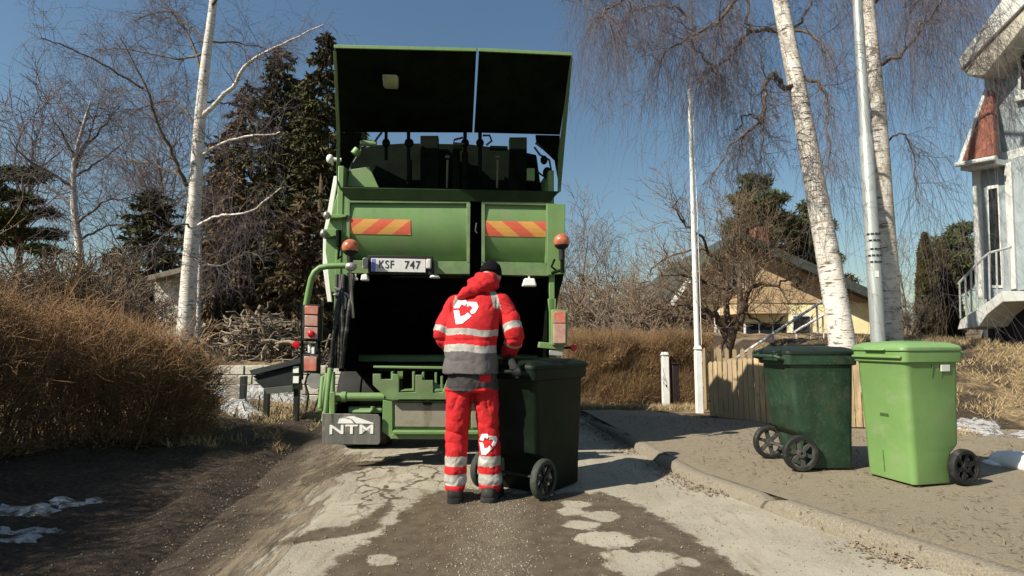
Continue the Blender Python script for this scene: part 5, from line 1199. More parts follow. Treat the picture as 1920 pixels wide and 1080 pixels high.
def thuja(px, Y, top, wpx, label, seed):
    rg = np.random.default_rng(seed); x = P(px, 640, Y).x; z0 = gz(px, Y); H = P(px, top, Y).z - z0; r0 = wpx / F * Y
    k = 15000; t = rg.random(k) ** .8; a = rg.uniform(0, 6.3, k); rad = r0 * (1 - t ** 2.6) ** .8 * (.55 + .45 * rg.random(k) ** .5) * (.75 + .5 * fbm(a * 1.3, t * 7, 3, seed))
    c = np.stack([x + np.cos(a) * rad, Y + np.sin(a) * rad, z0 + t * H], -1); d = unit(np.stack([np.cos(a) * .35, np.sin(a) * .35, np.ones(k)], -1) + rg.normal(size=(k, 3)) * .35); sd = unit(np.cross(d, rnd_unit(rg, k)))
    V, Fq = cards(c, d, sd, rg.uniform(.08, .22, k), rg.uniform(.03, .07, k)); o = thing('thuja_shrub', label, 'evergreen shrub', (x, Y, z0), 0, 'conifers')
    Vt, Ft = tubes([(np.stack([np.full(8, x), np.full(8, Y), z0 - .1 + np.linspace(0, H * .9, 8)], -1), np.linspace(.06, .02, 8))], 8); link_mesh('trunk', np_mesh('trunk', Vt, Ft), MTR, o, 180, True)
    link_mesh('crown', np_mesh('crown', V, Fq), MTH, o, None, True)
thuja(1748, 13.5, 440, 22, 'narrow brown pointed thuja left of the stairs', 3); thuja(1778, 14.2, 458, 24, 'darker thuja nearest the blue grey house', 4)

# ---- bare background trees and shrubs (copies of two builds)
def bare_proto(H, seed, kids, name, m, spread=38, stems=1):
    global rng
    keep = rng; rng = np.random.default_rng(seed)
    cfg = dict(n=[9, 7, 6, 5], jit=[.07, .13, .16, .2], up=[.06, .05, .05, .04], tip=[.3, .3, .4, .4], kids=kids, ang=[spread, 42, 45], ratio=[.55, .6, .6], rr=[.5, .6, .65], rmin=.011); cfg['from'] = [.25, .2, .2]
    out = [[], [], [], []]
    for s_ in range(stems):
        a = rng.uniform(0, 6.3); sp = 0 if stems == 1 else .55
        grow(rng, (math.cos(a) * .15 * (stems > 1), math.sin(a) * .15 * (stems > 1), -.1), unit(np.array([math.cos(a) * sp, math.sin(a) * sp, 1.0])), H * (1 if stems == 1 else rng.uniform(.6, 1)), .09 if stems == 1 else .035, 0, cfg, out)
    rng = keep
    V, Fq = tubes(out[0], 6); a = np_mesh('trunk', V, Fq); a.materials.append(MLB)
    V, Fq = tubes(out[1] + out[2] + out[3], 3); b = np_mesh('crown', V, Fq); b.materials.append(m); return a, b
PT = [bare_proto(6, 3, [12, 6, 5], 'bare_tree', MFT), bare_proto(6, 5, [14, 6, 4], 'bare_tree', MTW, 30)]
PS = [bare_proto(2.2, 7, [6, 5, 4], 'bare_shrub', MAT, 40, 9), bare_proto(2.2, 8, [6, 5, 4], 'bare_shrub', MFT, 35, 10)]
def put(proto, name, label, cat, px, Y, H0, top, seed, group):
    x = P(px, 640, Y).x; z = gz(px, Y); t = thing(name, label, cat, (x, Y, z), seed * 1.7, group); s_ = (P(px, top, Y).z - z) / H0; t.scale = (s_, s_, s_)
    for nm, me in zip(('trunk', 'crown'), proto):
        o = bpy.data.objects.new(nm, me); C.objects.link(o); o.parent = t
for i, (px, Y, top, k, lab) in enumerate(((1078, 30, 430, 0, 'pale bare tree right behind the truck lamp'), (1140, 36, 452, 1, 'thin bare tree standing in the gap right of the truck'), (1190, 40, 500, 0, 'low bare tree left of the yellow house'), (35, 30, 225, 1, 'bare tree rising over the pine at the left edge'), (240, 30, 330, 1, 'bare purple tree between the two left birches'), (1700, 26, 470, 0, 'bare tree between the birch and the thuja'), (330, 27, 240, 0, 'bare tree behind the tall birch trunk'), (1045, 27, 470, 1, 'bare tree hidden behind the truck flank'))):
    put(PT[k], 'bare_tree', lab, 'bare tree', px, Y, 6.6, top, i + 1, 'bare trees in the background')
for i, (px, Y, top, k, lab) in enumerate(((1090, 17, 560, 0, 'tangled brown shrub at the truck edge by the hedge'), (1135, 19, 555, 1, 'brown shrub behind the brown hedge'), (1175, 20, 552, 0, 'dense brown shrub left of the apple tree'), (1110, 26, 540, 0, 'far brown shrub behind the hedge in the gap'), (1160, 15, 600, 1, 'low shrub over the hedge left of the apple tree'), (40, 12, 500, 0, 'reddish shrub over the hedge at the left edge'), (110, 13, 490, 1, 'brown shrub over the hedge below the pine'), (190, 13, 505, 0, 'brown shrub over the hedge below the small birch'), (245, 13, 545, 1, 'brown shrub over the hedge left of the shed'), (1700, 13, 570, 1, 'thin shrub between the birch and the thuja'))):
    put(PS[k], 'bare_shrub', lab, 'shrub', px, Y, 2.0, top, i + 1, 'bare shrubs')
# far wood closing the horizon: one mass
k = 60000; th = rng.uniform(-1.0, 1.0, k); dist = rng.uniform(55, 95, k); x = np.sin(th) * dist * 1.3; y = np.cos(th) * dist * .6 + 40; hgt = 2.0 + 3.6 * fbm(x * .09, y * .0 + 3, 4, 50)
z = .2 + rng.random(k) ** .8 * hgt; dv = unit(rng.normal(size=(k, 3)) * np.array([.5, .5, 1.0])); sd = unit(np.cross(dv, rnd_unit(rng, k)))
V, Fq = cards(np.stack([x, y, z], -1), dv, sd, rng.uniform(.5, 1.6, k), rng.uniform(.05, .22, k))
tag(link_mesh('distant_wood', np_mesh('distant_wood', V, Fq), M('distant_wood', (.10, .075, .06), .95, var=.3, vs=.15, isl=(.17, .13, .10))), 'low brown wood along the horizon', kind='stuff')
# ================================================================== HEDGES
def hedge(name, label, line, thick, hfun, n_tw, n_lf, m_tw, m_lf, L, lw, seed, outward, base_bias=1.0, updir=.5, stems=0):
    rg = np.random.default_rng(seed); line = np.array(line, float); seg = np.diff(line, axis=0); sl_ = np.linalg.norm(seg, axis=1); cum = np.concatenate([[0], np.cumsum(sl_)]); tot = cum[-1]
    def place(n, skin):
        s = rg.random(n) * tot; i = np.clip(np.searchsorted(cum, s) - 1, 0, len(sl_) - 1); f = (s - cum[i]) / sl_[i]; p = line[i] + seg[i] * f[:, None]
        nv = np.stack([-seg[i][:, 1], seg[i][:, 0]], 1) / sl_[i][:, None] * outward
        H = hfun(p[:, 0], p[:, 1]); t = rg.random(n)
        face = rg.random(n) < .55; dep = np.where(face, rg.exponential(skin, n), rg.random(n) * thick); dep = np.minimum(dep, thick); z = np.where(face, rg.random(n) ** base_bias * H, H - rg.exponential(skin, n)); z = np.clip(z, 0, None)
        bulge = (fbm(s * 1.6, z * 2.4, 4, seed) - .5) * .65; rnd_ = .35 * np.clip((z / H - .7) / .3, 0, 1) ** 2 * np.where(face, 1, 0)
        q = p - nv * (dep - bulge + rnd_)[:, None]; z = z + (fbm(s * 2.2, dep * 2, 3, seed + 3) - .5) * .3 * np.clip(z / H, 0, 1)
        return np.stack([q[:, 0], q[:, 1], ground_h(q[:, 0], q[:, 1]) + z], -1), nv, z / H
    t = thing(name, label, 'hedge', tuple(line[0]) + (float(ground_h(*line[0])),))
    p, nv, zr = place(n_tw, .16); d = unit(np.concatenate([nv * (.55 - .3 * zr[:, None]), np.full((n_tw, 1), updir)], 1) + rg.normal(size=(n_tw, 3)) * .42); l = rg.uniform(.5, 1.3, n_tw) * L
    pm = p + d * l[:, None] * .5 + rg.normal(size=(n_tw, 3)) * .012; pe = p + d * l[:, None] + rg.normal(size=(n_tw, 3)) * .03
    r = rg.uniform(.0016, .0034, n_tw); V, Fq = tubes([(np.array([a, b_, c]), np.array([rr_, rr_ * .8, rr_ * .5])) for a, b_, c, rr_ in zip(p, pm, pe, r)], 3); link_mesh('twigs', np_mesh('twigs', V, Fq), m_tw, t, None, True)
    if stems:
        cf = dict(n=[7, 5, 4], jit=[.13, .16, .2], up=[.06, .05, .03], tip=[.35, .4, .4], kids=[5, 4], ang=[38, 42], ratio=[.55, .6], rr=[.6, .65], rmin=.0028); cf['from'] = [.25, .2]; outl = [[], [], []]
        p, nv, zr = place(stems, .30); gzv = ground_h(p[:, 0], p[:, 1]); Hs = hfun(p[:, 0], p[:, 1])
        for a, nn_, g_, h_ in zip(p, nv, gzv, Hs): grow(rg, (a[0] - nn_[0] * .25, a[1] - nn_[1] * .25, g_ - .05), unit(np.array([nn_[0] * .28 + rg.normal() * .2, nn_[1] * .28 + rg.normal() * .2, 1.0])), h_ * rg.uniform(.65, 1.12), .011, 0, cf, outl)
        V, Fq = tubes(sum(outl, []), 3); link_mesh('stems', np_mesh('stems', V, Fq), m_tw, t, None, True)
    p, nv, zr = place(n_lf, .14); d = unit(rg.normal(size=(n_lf, 3)) + np.array([0, 0, updir * .8])); sd = unit(np.cross(d, rnd_unit(rg, n_lf))); V, Fq = cards(p + d * .02, d, sd, rg.uniform(.5, 1.2, n_lf) * lw * 2.0, rg.uniform(.5, 1.2, n_lf) * lw); link_mesh('foliage', np_mesh('foliage', V, Fq), m_lf, t, None, True)
    return t
MHT = M('hedge_twig', (.165, .090, .044), .9, var=.3, vs=1.5, isl=(.38, .23, .115)); MHL = M('hedge_leaf', (.175, .090, .034), .85, var=.4, vs=1.2, isl=(.41, .24, .10))
def hh(x, y): return np.interp(y, [-3, 3, 5.0, 5.6, 6.3, 6.9], [2.0, 1.9, 1.37, 1.29, 1.12, .76])
hedge('hedge', 'large brown leafless hedge filling the left side of the road', [(-3.55, 7.0), (-3.55, 6.3), (-4.35, 5.3), (-5.0, 3.7), (-4.3, 1.5), (-3.7, -2)], 2.0, hh, 34000, 60000, MHT, MHL, .24, .017, 5, 1, stems=950)
MRT = M('beech_stalk', (.20, .115, .055), .9, var=.3, vs=2, isl=(.38, .25, .13)); MRL = M('beech_leaf', (.20, .105, .045), .85, var=.4, vs=2, isl=(.36, .23, .115))
hedge('hedge', 'copper brown clipped hedge between the truck and the white post', [(1.2, 13.0), (2.4, 12.9), (3.5, 13.0), (4.7, 13.2)], 1.1, lambda x, y: 1.55 + 0 * x, 18000, 36000, MRT, MRL, .40, .024, 6, -1, .9, 1.3)

# ================================================================== FENCE, POSTS, POLES
WOOD = M('picket_wood', (.42, .31, .17), .8, var=.3, vs=3, st=(6, 6, .8), isl=(.31, .235, .145), dirt=((.17, .13, .08), .52, .75, 5)); WOODD = M('grey_plank', (.25, .22, .18), .85, var=.25, vs=4, st=(1, 1, 5))
WHP = M('white_post_paint', (.74, .73, .69), .6, var=.08, dirt=((.45, .42, .36), .62, .8, 9))
def fence(label, a, b, h0, h1, step=.088, wd=.070, slant=0):
    a = Vector(a); b = Vector(b); t = thing('picket_fence', label, 'fence', a, 0, 'picket fences'); d = b - a; L = d.length; d.normalize(); nrm = Vector((d.y, -d.x, 0)); ang = math.atan2(d.y, d.x); n = int(L / step)
    for zr in (.2, .68):
        mb = MB(); za = zr * h0 + .08; zb = zr * h1 + .08; mb.bar(Vector((0, 0, za)) - nrm * .025, d * L + Vector((0, 0, zb)) - nrm * .025, .035, .07); mb.build('rail', WOOD, t, .003)
    mb = MB()
    for k in range(n + 1):
        u = (k + .5) / (n + 1); c = d * (u * L); hh_ = (h0 + (h1 - h0) * u) * rr.uniform(.985, 1.015); zg = float(ground_h(a.x + c.x, a.y + c.y)) - a.z + .03; w2 = wd / 2; m = Euler((0, rr.uniform(-.012, .012), ang)).to_matrix()
        f = [Vector((-w2, -.010, zg)), Vector((w2, -.010, zg)), Vector((w2, -.010, hh_ - .03)), Vector((0, -.010, hh_)), Vector((-w2, -.010, hh_ - .03))]
        f = [c + m @ q for q in f]; off = m @ Vector((0, .02, 0)); mb.hull(f, [q + off for q in f])
    o = mb.build('pickets', WOOD, t, smooth=None)
    for u in (0.02, .98):
        mb = MB(); c = d * (u * L) - nrm * .09; mb.box(c + Vector((0, 0, (h0 + (h1 - h0) * u) * .45)), (.09, .09, (h0 + (h1 - h0) * u) * .95)); mb.build('fence_post', WOODD, t, .006)
FA = Vector((2.90, 8.35, .06)); FB = Vector((3.42, 7.48, .08)); FC = Vector((4.95, 7.12, .08))
fence('pale wooden picket fence between the white post and the dark green bin', FA, FB, .84, .94)
fence('pale picket fence continuing behind the two standing bins', FB + Vector((.04, -.02, 0)), FC, .95, .98)
fence('low dark picket gate across the garden path beyond the fence', (3.55, 10.6, .12), (4.5, 10.5, .12), .95, .95, .15, .07)
def post(label, px, py, top, w_, z_=.06):
    c = G(px, py, z_); Y = c.y; h = P(px, top, Y).z - z_; t = thing('gate_post', label, 'post', c, 0, 'white gate posts'); r = w_ / 2
    mb = MB(); mb.box((0, 0, h * .46), (w_, w_, h * .92)); mb.build('shaft', WHP, t, .006)
    mb = MB(); mb.box((0, 0, h * .93), (w_ * .72, w_ * .72, .03)); mb.hull([Vector(q) for q in ((-r * 1.1, -r * 1.1, h * .945), (r * 1.1, -r * 1.1, h * .945), (r * 1.1, r * 1.1, h * .945), (-r * 1.1, r * 1.1, h * .945))], [Vector(q) for q in ((-r * .8, -r * .8, h), (r * .8, -r * .8, h), (r * .8, r * .8, h), (-r * .8, r * .8, h))]); mb.build('cap', WHP, t, .004)
    return t, c, h
t, c, h = post('white gate post with a dark letterbox at its right side', 1249, 769, 660, .135, -.23)
mb = MB(); mb.box((0, 0, h * .42), (.02, .03, .05)); 
for v in mb.bm.verts: v.co += Vector((0, -.06, 0))
mb.build('latch', RUB, t, .003)
t_ = None; lb = thing('letterbox', 'tall dark brown letterbox board beside the left white post', 'letterbox', c + Vector((.21, .06, 0))); mb = MB(); mb.box((0, 0, .48), (.13, .22, .94)); mb.build('box', M('letterbox_brown', (.022, .012, .012), .6), lb, .008); mb = MB(); mb.box((0, 0, .965), (.16, .26, .03)); mb.build('lid', RUB, lb, .004)
t, c, h = post('white gate post at the left end of the picket fence', 1312, 776, 648, .10)
# flagpole
c = Vector((P(1307, 640, 10.4).x, 10.4, gz(1307, 10.4))); H = P(1288, 172, 10.4).z - c.z; fp = thing('flagpole', 'slender white flagpole standing behind the gate posts', 'flagpole', c)
mb = MB(); mb.tube([(0, 0, 0), (0, 0, H * .5), (0, 0, H)], [.052, .045, .03], 14); mb.build('pole', WHP, fp, smooth=60); mb = MB(); mb.ell((0, 0, H + .02), (.04, .04, .035)); mb.build('finial', WHP, fp, smooth=60)
mb = MB(); mb.tube([(.07, -.03, 1.2), (.075, -.02, H * .6), (.05, 0, H - .05)], .006, 6); mb.build('halyard', WHP, fp)
# lamp post
c = Vector((P(1647, 640, 8.0).x, 8.0, gz(1647, 8.0))); lpst = thing('lamp_post', 'grey steel lamp post in front of the straight birch', 'lamp post', c)
GP = M('galvanised_grey', (.30, .325, .315), .5, .25, var=.10, vs=2.5, dirt=((.22, .23, .22), .5, .75, 5), st=(1, 1, .4)); zj = P(1620, 255, 8.0).z - c.z; H = 8.5
mb = MB(); mb.lathe([(.095, -.2), (.090, zj - .03), (.078, zj), (.074, zj + .03), (.055, H)], (0, 0, 0), 'z', 24); mb.build('pole', GP, lpst, smooth=40)
mb = MB(); mb.tube([(0, 0, H - .05), (-.1, -.3, H + .25), (-.3, -.9, H + .4)], .035, 10); arm = mb.build('lamp_arm', GP, lpst); mb = MB(); mb.box((-.38, -1.15, H + .4), (.2, .55, .12)); mb.build('lamp_head', GP, arm, .03)
for py in (440, 452, 468, 480, 492):
    z = P(1638, py, 8.0).z - c.z; mb = MB(); mb.lathe([(.0945, z - .014), (.0965, z - .014), (.0965, z + .014), (.0945, z + .014), (.0945, z - .014)], (0, 0, 0), 'z', 24); mb.build('strap', GP, lpst)
    for k in range(5):
        a = R(-150 + 30 * k + 7 * (py % 5)); mb = MB(); mb.box((math.cos(a) * .098, math.sin(a) * .098, z), (.012, .035, .018), Euler((0, 0, a))); mb.build('strap_lug', RUB, lpst)
mb = MB(); mb.box((-.02, -.092, P(1640, 515, 8.0).z - c.z), (.05, .006, .09)); mb.build('label_plate', WHP, lpst)

# ================================================================== LEFT: letterboxes, plank screen, stone wall, brush pile, shed
mbx = thing('letterbox_stand', 'black letterbox stand with a sloping roof on two posts left of the truck', 'letterbox', G(522, 790, .02)); O = Vector(mbx.location); Ym = O.y
BKP = M('black_box_paint', (.014, .018, .018), .5, var=.25); GRP = M('roof_felt', (.022, .028, .028), .7, var=.25)
def pw(px, py, dy=0): return P(px, py, Ym + dy)
mb = MB(); mb.hull([pw(476, 712, 0), pw(500, 733, .0), pw(550, 728, .0), pw(563, 690, .0), pw(552, 682, 0)], [pw(480, 712, .5), pw(503, 733, .5), pw(553, 728, .5), pw(566, 690, .5), pw(555, 682, .5)]); mb.build('box', BKP, mbx, .006, world=True)
mb = MB(); f = [pw(467, 694, -.06), pw(562, 672, -.06), pw(568, 680, -.06), pw(472, 704, -.06)]; mb.hull(f, [q + Vector((0, .62, 0)) for q in f]); mb.build('roof', GRP, mbx, .005, world=True)
f = [pw(473, 705, -.012), pw(548, 691, -.012), pw(563, 682, -.012), pw(566, 720, -.012), pw(500, 726, -.012)]; mb = MB(); mb.hull(f, [q + Vector((0, .011, 0)) for q in f]); mb.build('front_board', BKP, mbx, .002, world=True)
f = [pw(494, 728, -.02), pw(549, 722, -.02), pw(549, 735, -.02), pw(500, 739, -.02)]; mb = MB(); mb.hull(f, [q + Vector((0, .4, 0)) for q in f]); mb.build('tray', M('tray_grey', (.06, .07, .06), .6), mbx, .004, world=True)
for px in (500, 556):
    mb = MB(); c = pw(px, 760, .06); g = float(ground_h(c.x, c.y)) - .02; mb.box(Vector((c.x, c.y, (pw(px, 730).z + g) / 2)), (.075, .075, pw(px, 730).z - g)); mb.build('leg', BKP, mbx, .004, world=True)
for py in (693, 712):
    mb = MB(); mb.box(pw(555, py, -.022), (.085, .012, .10)); o = mb.build('number_card', WHP, mbx, .002, world=True)
mb = MB(); mb.tube([pw(487, 740, .1), pw(484, 770, .1), pw(494, 788, .1)], .01, 6); mb.build('wire', HOSE, mbx, world=True)
scn = thing('plank_screen', 'short grey plank screen with a black post beside the hedge end', 'fence', G(445, 772, .03)); Ym = scn.location.y
for k in range(4):
    f = [P(422, 708 + k * 15, Ym), P(452, 708 + k * 15, Ym), P(452, 721 + k * 15, Ym), P(422, 721 + k * 15, Ym)]; mb = MB(); mb.hull(f, [q + Vector((0, .03, 0)) for q in f]); mb.build('plank', WOODD, scn, .003, world=True)
mb = MB(); q = P(457, 740, Ym); mb.box(Vector((q.x, q.y - .02, .30)), (.09, .09, .64)); mb.build('screen_post', BKP, scn, .004, world=True)
# stone wall
sw = thing('stone_wall', 'low pale block wall in front of the brush pile', 'wall', (-4.8, 10.95, 0)); MSW = M('wall_block', (.36, .33, .27), .9, var=.25, bump=.7, bs=18, isl=(.50, .47, .40))
mb = MB()
for row in range(4):
    x = -6.6 + .15 * (row % 2)
    while x < -2.7:
        w_ = rr.uniform(.26, .36); mb.box((x + w_ / 2, 10.95 + rr.uniform(-.015, .015) + row * .03, .09 + row * .185), (w_ - .012, .22, .172)); x += w_
mb.build('blocks', MSW, sw, .014, world=True)
# brush pile
bp_ = thing('brush_pile', 'heap of cut branches and logs on the terrace above the block wall', 'brush pile', (-5.6, 12.7, .68)); rg = np.random.default_rng(9); ls = []
for k in range(520):
    u = rg.normal(size=2) * np.array([.85, .40]); zc = .68 + max(.03, 1.15 * math.exp(-(u[0] / 1.15) ** 2) * rg.random()); c = np.array([-5.7 + u[0], 12.7 + u[1], zc]); d = unit(rg.normal(size=3) * np.array([1, .6, .38])); L = rg.uniform(.3, 1.1); n_ = 6
    q = np.array([c + d * L * (i / 5 - .5) + rg.normal(size=3) * .03 for i in range(n_)]); r0 = rg.choice([.012, .02, .045], p=[.55, .3, .15]); ls.append((q, np.linspace(r0, r0 * .5, n_)))
V, Fq = tubes(ls, 6); link_mesh('branches', np_mesh('branches', V, Fq), M('cut_branch', (.15, .11, .08), .9, var=.3, isl=(.28, .23, .17)), bp_, 60, True)
# shed
Ys = 18.0; sh = thing('shed', 'small white plastered shed with a slanting roof behind the birch', 'shed', (P(360, 640, Ys).x, Ys, gz(360, Ys))); PLW = M('old_plaster', (.55, .53, .48), .9, var=.15, vs=3, dirt=((.20, .19, .13), .48, .62, 3))
f = [P(290, 640, Ys), P(396, 640, Ys), P(396, 498, Ys), P(290, 522, Ys)]; mb = MB(); mb.hull(f, [q + Vector((0, 3, .2)) for q in f]); mb.build('wall', PLW, sh, world=True)
f = [P(272, 528, Ys - .5), P(408, 494, Ys - .5), P(408, 484, Ys - .5), P(272, 518, Ys - .5)]; mb = MB(); mb.hull(f, [q + Vector((0, 4, .3)) for q in f]); mb.build('roof', M('shed_roof', (.16, .135, .11), .9, var=.3), sh, .01, world=True)
f = [P(362, 600, Ys - .02), P(392, 600, Ys - .02), P(392, 535, Ys - .02), P(362, 535, Ys - .02)]; mb = MB(); mb.hull(f, [q + Vector((0, .05, 0)) for q in f]); mb.build('door', M('shed_door', (.07, .05, .035), .8, var=.3), sh, .004, world=True)

# ================================================================== YELLOW HOUSE
Yh = 20.5; yh = thing('yellow_house', 'yellow house with brown gable behind the apple tree', 'house', (P(1430, 640, Yh).x, Yh, gz(1430, Yh)))
def panel_mat(name, col, scale, vert=True, var=.12, depth=.4):
    m = M(name, col, .8, var=var, vs=2); nt = m.node_tree; b = nt.nodes['Principled BSDF']; tc = nt.nodes.new('ShaderNodeTexCoord').outputs['Object']
    wv = nt.nodes.new('ShaderNodeTexWave'); wv.bands_direction = 'X' if vert else 'Z'; wv.inputs['Scale'].default_value = scale; wv.wave_profile = 'SAW'; nt.links.new(tc, wv.inputs[0])
    bp = nt.nodes.new('ShaderNodeBump'); bp.inputs['Strength'].default_value = depth; bp.inputs['Distance'].default_value = .02; nt.links.new(wv.outputs[1], bp.inputs['Height']); nt.links.new(bp.outputs[0], b.inputs['Normal']); return m
YEL_ = panel_mat('yellow_boards', (.80, .69, .40), 3.0); BRG = panel_mat('brown_boards', (.42, .30, .18), 3.0); GLS = M('window_glass', (.018, .022, .026), .08, spec=.6); DKR = M('green_roof', (.045, .055, .048), .7, var=.25)
def wp(host, nm, pts, Y, th, m, bev=0, back=None):
    f = [P(a, b_, Y) for a, b_ in pts]; mb = MB(); mb.hull(f, [q + Vector((0, th, 0)) for q in f]); return mb.build(nm, m, host, bev, world=True)
wp(yh, 'wall', [(1262, 700), (1640, 700), (1640, 566), (1262, 566)], Yh, 7, YEL_)
wp(yh, 'gable', [(1262, 568), (1652, 568), (1652, 562), (1440, 476), (1385, 448), (1330, 478), (1262, 556)], Yh - .04, 7, BRG)
def roof_plane(nm, pts, Y, L, th, m):
    a, b_ = [P(x, y, Y) for x, y in pts]; d = (b_ - a).normalized(); n_ = Vector((-d.z, 0, d.x)); n_ = n_ if n_.z > 0 else -n_; f = [a, b_, b_ + n_ * th, a + n_ * th]; mb = MB(); mb.hull(f, [q + Vector((0, L, 0)) for q in f]); return mb.build(nm, m, yh, .01, world=True)
roof_plane('roof', [(1388, 446), (1668, 570)], Yh - .7, 8.4, .22, DKR); roof_plane('roof', [(1248, 572), (1386, 446)], Yh - .7, 8.4, .22, DKR)
wp(yh, 'bargeboard', [(1252, 574), (1262, 574), (1310, 508), (1304, 502)], Yh - .78, .06, WHP); wp(yh, 'bargeboard', [(1440, 474), (1660, 572), (1668, 569), (1446, 468)], Yh - .76, .05, DKR)
wn = wp(yh, 'window', [(1371, 540), (1394, 540), (1394, 494), (1371, 494)], Yh - .09, .1, WHP, .004); wp(wn, 'pane', [(1374, 536), (1391, 536), (1391, 498), (1374, 498)], Yh - .11, .03, GLS)
# porch with glazed front
wp(yh, 'porch_wall', [(1395, 700), (1478, 700), (1478, 640), (1395, 640)], Yh - 2.0, 2, YEL_); wp(yh, 'porch_roof', [(1385, 588), (1484, 588), (1476, 570), (1396, 570)], Yh - 2.3, 2.4, BRG, .01); wp(yh, 'porch_fascia', [(1394, 604), (1478, 604), (1478, 589), (1394, 589)], Yh - 2.02, .1, YEL_)
pw_ = wp(yh, 'porch_window', [(1396, 640), (1476, 640), (1476, 604), (1396, 604)], Yh - 1.95, .08, WHP, .004)
for k in range(3): wp(pw_, 'pane', [(1399 + 26 * k, 637), (1422 + 26 * k, 637), (1422 + 26 * k, 607), (1399 + 26 * k, 607)], Yh - 1.97, .03, GLS)
wp(yh, 'doorway', [(1296, 690), (1342, 690), (1342, 590), (1296, 590)], Yh - .06, .1, M('dark_entrance', (.03, .022, .016), .7)); wp(yh, 'porch_post', [(1342, 690), (1350, 690), (1350, 582), (1342, 582)], Yh - 1.2, .15, WHP); wp(yh, 'annex_wall', [(1226, 700), (1262, 700), (1262, 600), (1226, 600)], Yh + .3, 4, YEL_); wp(yh, 'annex_roof', [(1218, 603), (1300, 598), (1296, 584), (1222, 590)], Yh - .1, 4.5, BRG); 
for x0 in (1485, 1555):
    q = wp(yh, 'window', [(x0, 640), (x0 + 36, 640), (x0 + 36, 590), (x0, 590)], Yh - .05, .1, WHP, .004); wp(q, 'pane', [(x0 + 3, 637), (x0 + 33, 637), (x0 + 33, 593), (x0 + 3, 593)], Yh - .07, .03, GLS)
wp(yh, 'chimney', [(1420, 470), (1442, 470), (1442, 425), (1420, 425)], Yh + 3, .8, M('chimney_brick', (.25, .11, .07), .9, var=.2), .01)
# stair rails by the path
for k, (a, b_, lab) in enumerate((((1352, 690), (1540, 566), 'long white sloping handrail on the garden path'), ((1490, 622), (1545, 590), 'shorter white handrail higher up the garden path'))):
    Yr = 12.8 + k * 2; p0 = P(*a, Yr); p1 = P(*b_, Yr + .6); hr_ = thing('handrail', lab, 'handrail', (p0.x, p0.y, gz(a[0], Yr)), 0, 'garden path handrails'); mb = MB(); mb.tube([p0, p1], .032, 10); mb.build('rail', WHP, hr_, world=True)
    for u in (.05, .5, .95):
        q = p0.lerp(p1, u); mb = MB(); mb.tube([Vector((q.x, q.y, float(ground_h(q.x, q.y)) - .05)), q], .022, 8); mb.build('baluster', WHP, hr_, world=True)

# ================================================================== BLUE-GREY HOUSE at the right: its gable wall faces the road
PC = P(1850, 640, 10.6); WD = Vector((.32, -.947, 0)).normalized(); WN = Vector((-.947, -.32, 0)).normalized()
def wq(px, py, off=0.0):
    d = ray(px, py); o = Vector((0, 0, CAMH)); t = (PC + WN * off - o).dot(WN) / d.dot(WN); return o + d * t
bh = thing('blue_grey_house', 'pale blue grey wooden house with red tiled bay roof at the right edge', 'house', (PC.x, PC.y, gz(1850, 10.6)))
BLW = panel_mat('blue_grey_boards', (.27, .315, .335), 2.4, True, .1, .5); TRIM = M('house_trim', (.54, .55, .52), .6, var=.08); TILE = panel_mat('red_tiles', (.21, .075, .048), 2.6, False, .25, 1.0); CON = M('pale_concrete', (.40, .41, .395), .85, var=.12, vs=3, dirt=((.36, .35, .31), .5, .75, 4)); EAVE = M('eave_boards', (.40, .37, .31), .8, var=.2)
def hq(host, nm, pts, off, th, m, bev=0):
    """outline on the house wall (offset towards the road), thickness into the house"""
    of = off if isinstance(off, (list, tuple)) else [off] * len(pts); f = [wq(a, b_, o) for (a, b_), o in zip(pts, of)]; mb = MB(); mb.hull(f, [q - WN * th for q in f]); return mb.build(nm, m, host, bev, world=True)
hq(bh, 'wall', [(1850, 640), (2600, 700), (2600, -700), (2250, -500), (1846, 130)], 0, 8, BLW)
hq(bh, 'corner_trim', [(1863, 296), (1876, 294), (1860, 130), (1847, 130)], .04, .06, TRIM, .004)
hq(bh, 'string_course', [(1860, 308), (2200, 215), (2200, 195), (1860, 292)], .10, .12, TRIM, .006)
rk = hq(bh, 'gable_eave', [(1800, 126), (1815, 142), (1846, 141), (1935, 28), (2250, -420), (2230, -470)], .55, 9, EAVE, .01); hq(rk, 'bargeboard', [(1797, 112), (1800, 130), (1935, -8), (2250, -455), (2235, -490)], .62, .06, TRIM, .006)
wn = hq(bh, 'window', [(1908, 178), (1990, 160), (1990, 50), (1908, 80)], .05, .1, TRIM, .006); hq(wn, 'pane', [(1914, 168), (1984, 152), (1984, 60), (1914, 88)], .06, .03, GLS); hq(wn, 'sill', [(1902, 190), (1995, 170), (1995, 160), (1902, 180)], .12, .12, TRIM, .004)
hq(bh, 'bay_wall', [(1829, 560), (1960, 565), (1960, 285), (1822, 312)], .45, .6, BLW)
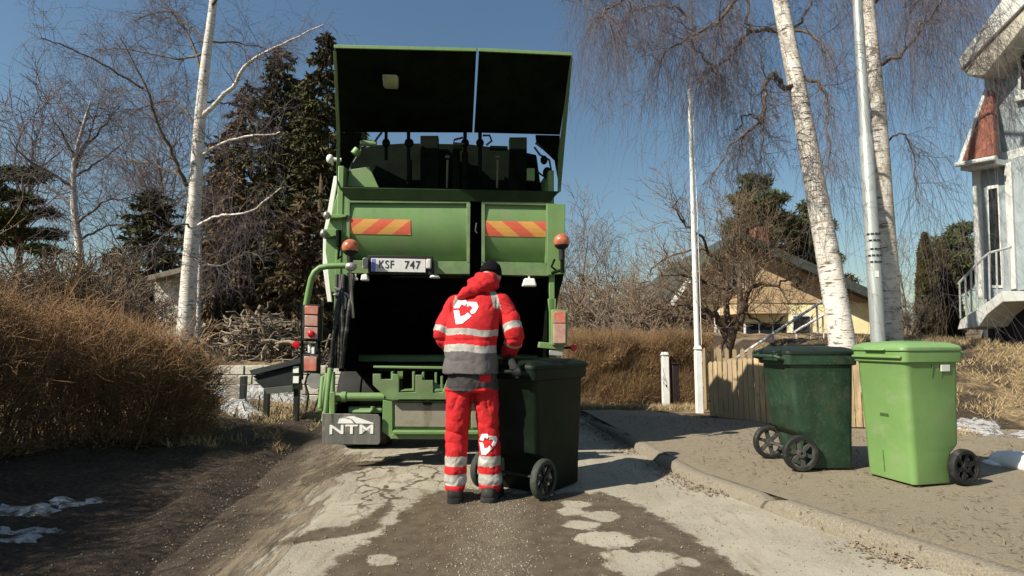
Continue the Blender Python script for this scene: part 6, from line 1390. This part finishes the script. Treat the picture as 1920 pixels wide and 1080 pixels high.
br = hq(bh, 'bay_roof', [(1800, 303), (1864, 291), (1860, 170), (1848, 170)], [.80, .80, .12, .12], .12, TILE, .004)
hq(br, 'roof_edge', [(1795, 305), (1803, 304), (1851, 168), (1845, 168)], [.82, .82, .14, .14], .04, TRIM, .004)
mb = MB(); mb.tube([wq(1793, 309, .86), wq(1868, 296, .86)], .045, 10); mb.build('gutter', TRIM, br, world=True)
hq(bh, 'bay_soffit', [(1801, 320), (1866, 307), (1866, 297), (1801, 309)], .78, .5, TRIM)
for pts in ([(1832, 560), (1846, 560), (1835, 314), (1822, 317)], [(1893, 560), (1906, 560), (1895, 304), (1882, 307)]): hq(bh, 'corner_trim', pts, .50, .06, TRIM, .004)
dr = hq(bh, 'bay_window', [(1856, 540), (1880, 540), (1872, 345), (1850, 349)], .47, .05, TRIM, .004); hq(dr, 'pane', [(1859, 534), (1877, 534), (1869, 352), (1853, 355)], .48, .03, GLS)
hq(bh, 'stairs', [(1795, 618), (1800, 600), (1835, 578), (1878, 546), (1990, 546), (1990, 562), (1880, 566), (1850, 590), (1835, 612)], 1.25, .75, CON, .01)
hq(bh, 'under_stair_shade', [(1838, 640), (2300, 660), (2300, 550), (1880, 555), (1850, 590)], .40, .3, M('stair_shade', (.03, .03, .035), .8, var=.3))  # dark block, the shadow under the stairs painted as its colour
MR = M('rail_grey', (.42, .43, .43), .5, .3, var=.1); rl = thing('stair_railing', 'grey metal railing along the stairs of the blue grey house', 'railing', wq(1797, 600, 1.22))
for nm, r_, pts in (('top_rail', .022, [(1797, 532), (1822, 505), (1848, 480), (1856, 474), (1896, 463)]),): mb = MB(); mb.tube([wq(a, b_, 1.22) for a, b_ in pts], r_, 8); mb.build(nm, MR, rl, world=True)
for x, t_, b_ in ((1799, 531, 597), (1810, 519, 590), (1820, 508, 585), (1831, 497, 578), (1842, 486, 572), (1854, 476, 562), (1868, 471, 554), (1880, 468, 548), (1892, 465, 546)):
    mb = MB(); mb.tube([wq(x, t_, 1.22), wq(x + 2, b_, 1.22)], .014, 6); mb.build('baluster', MR, rl, world=True)
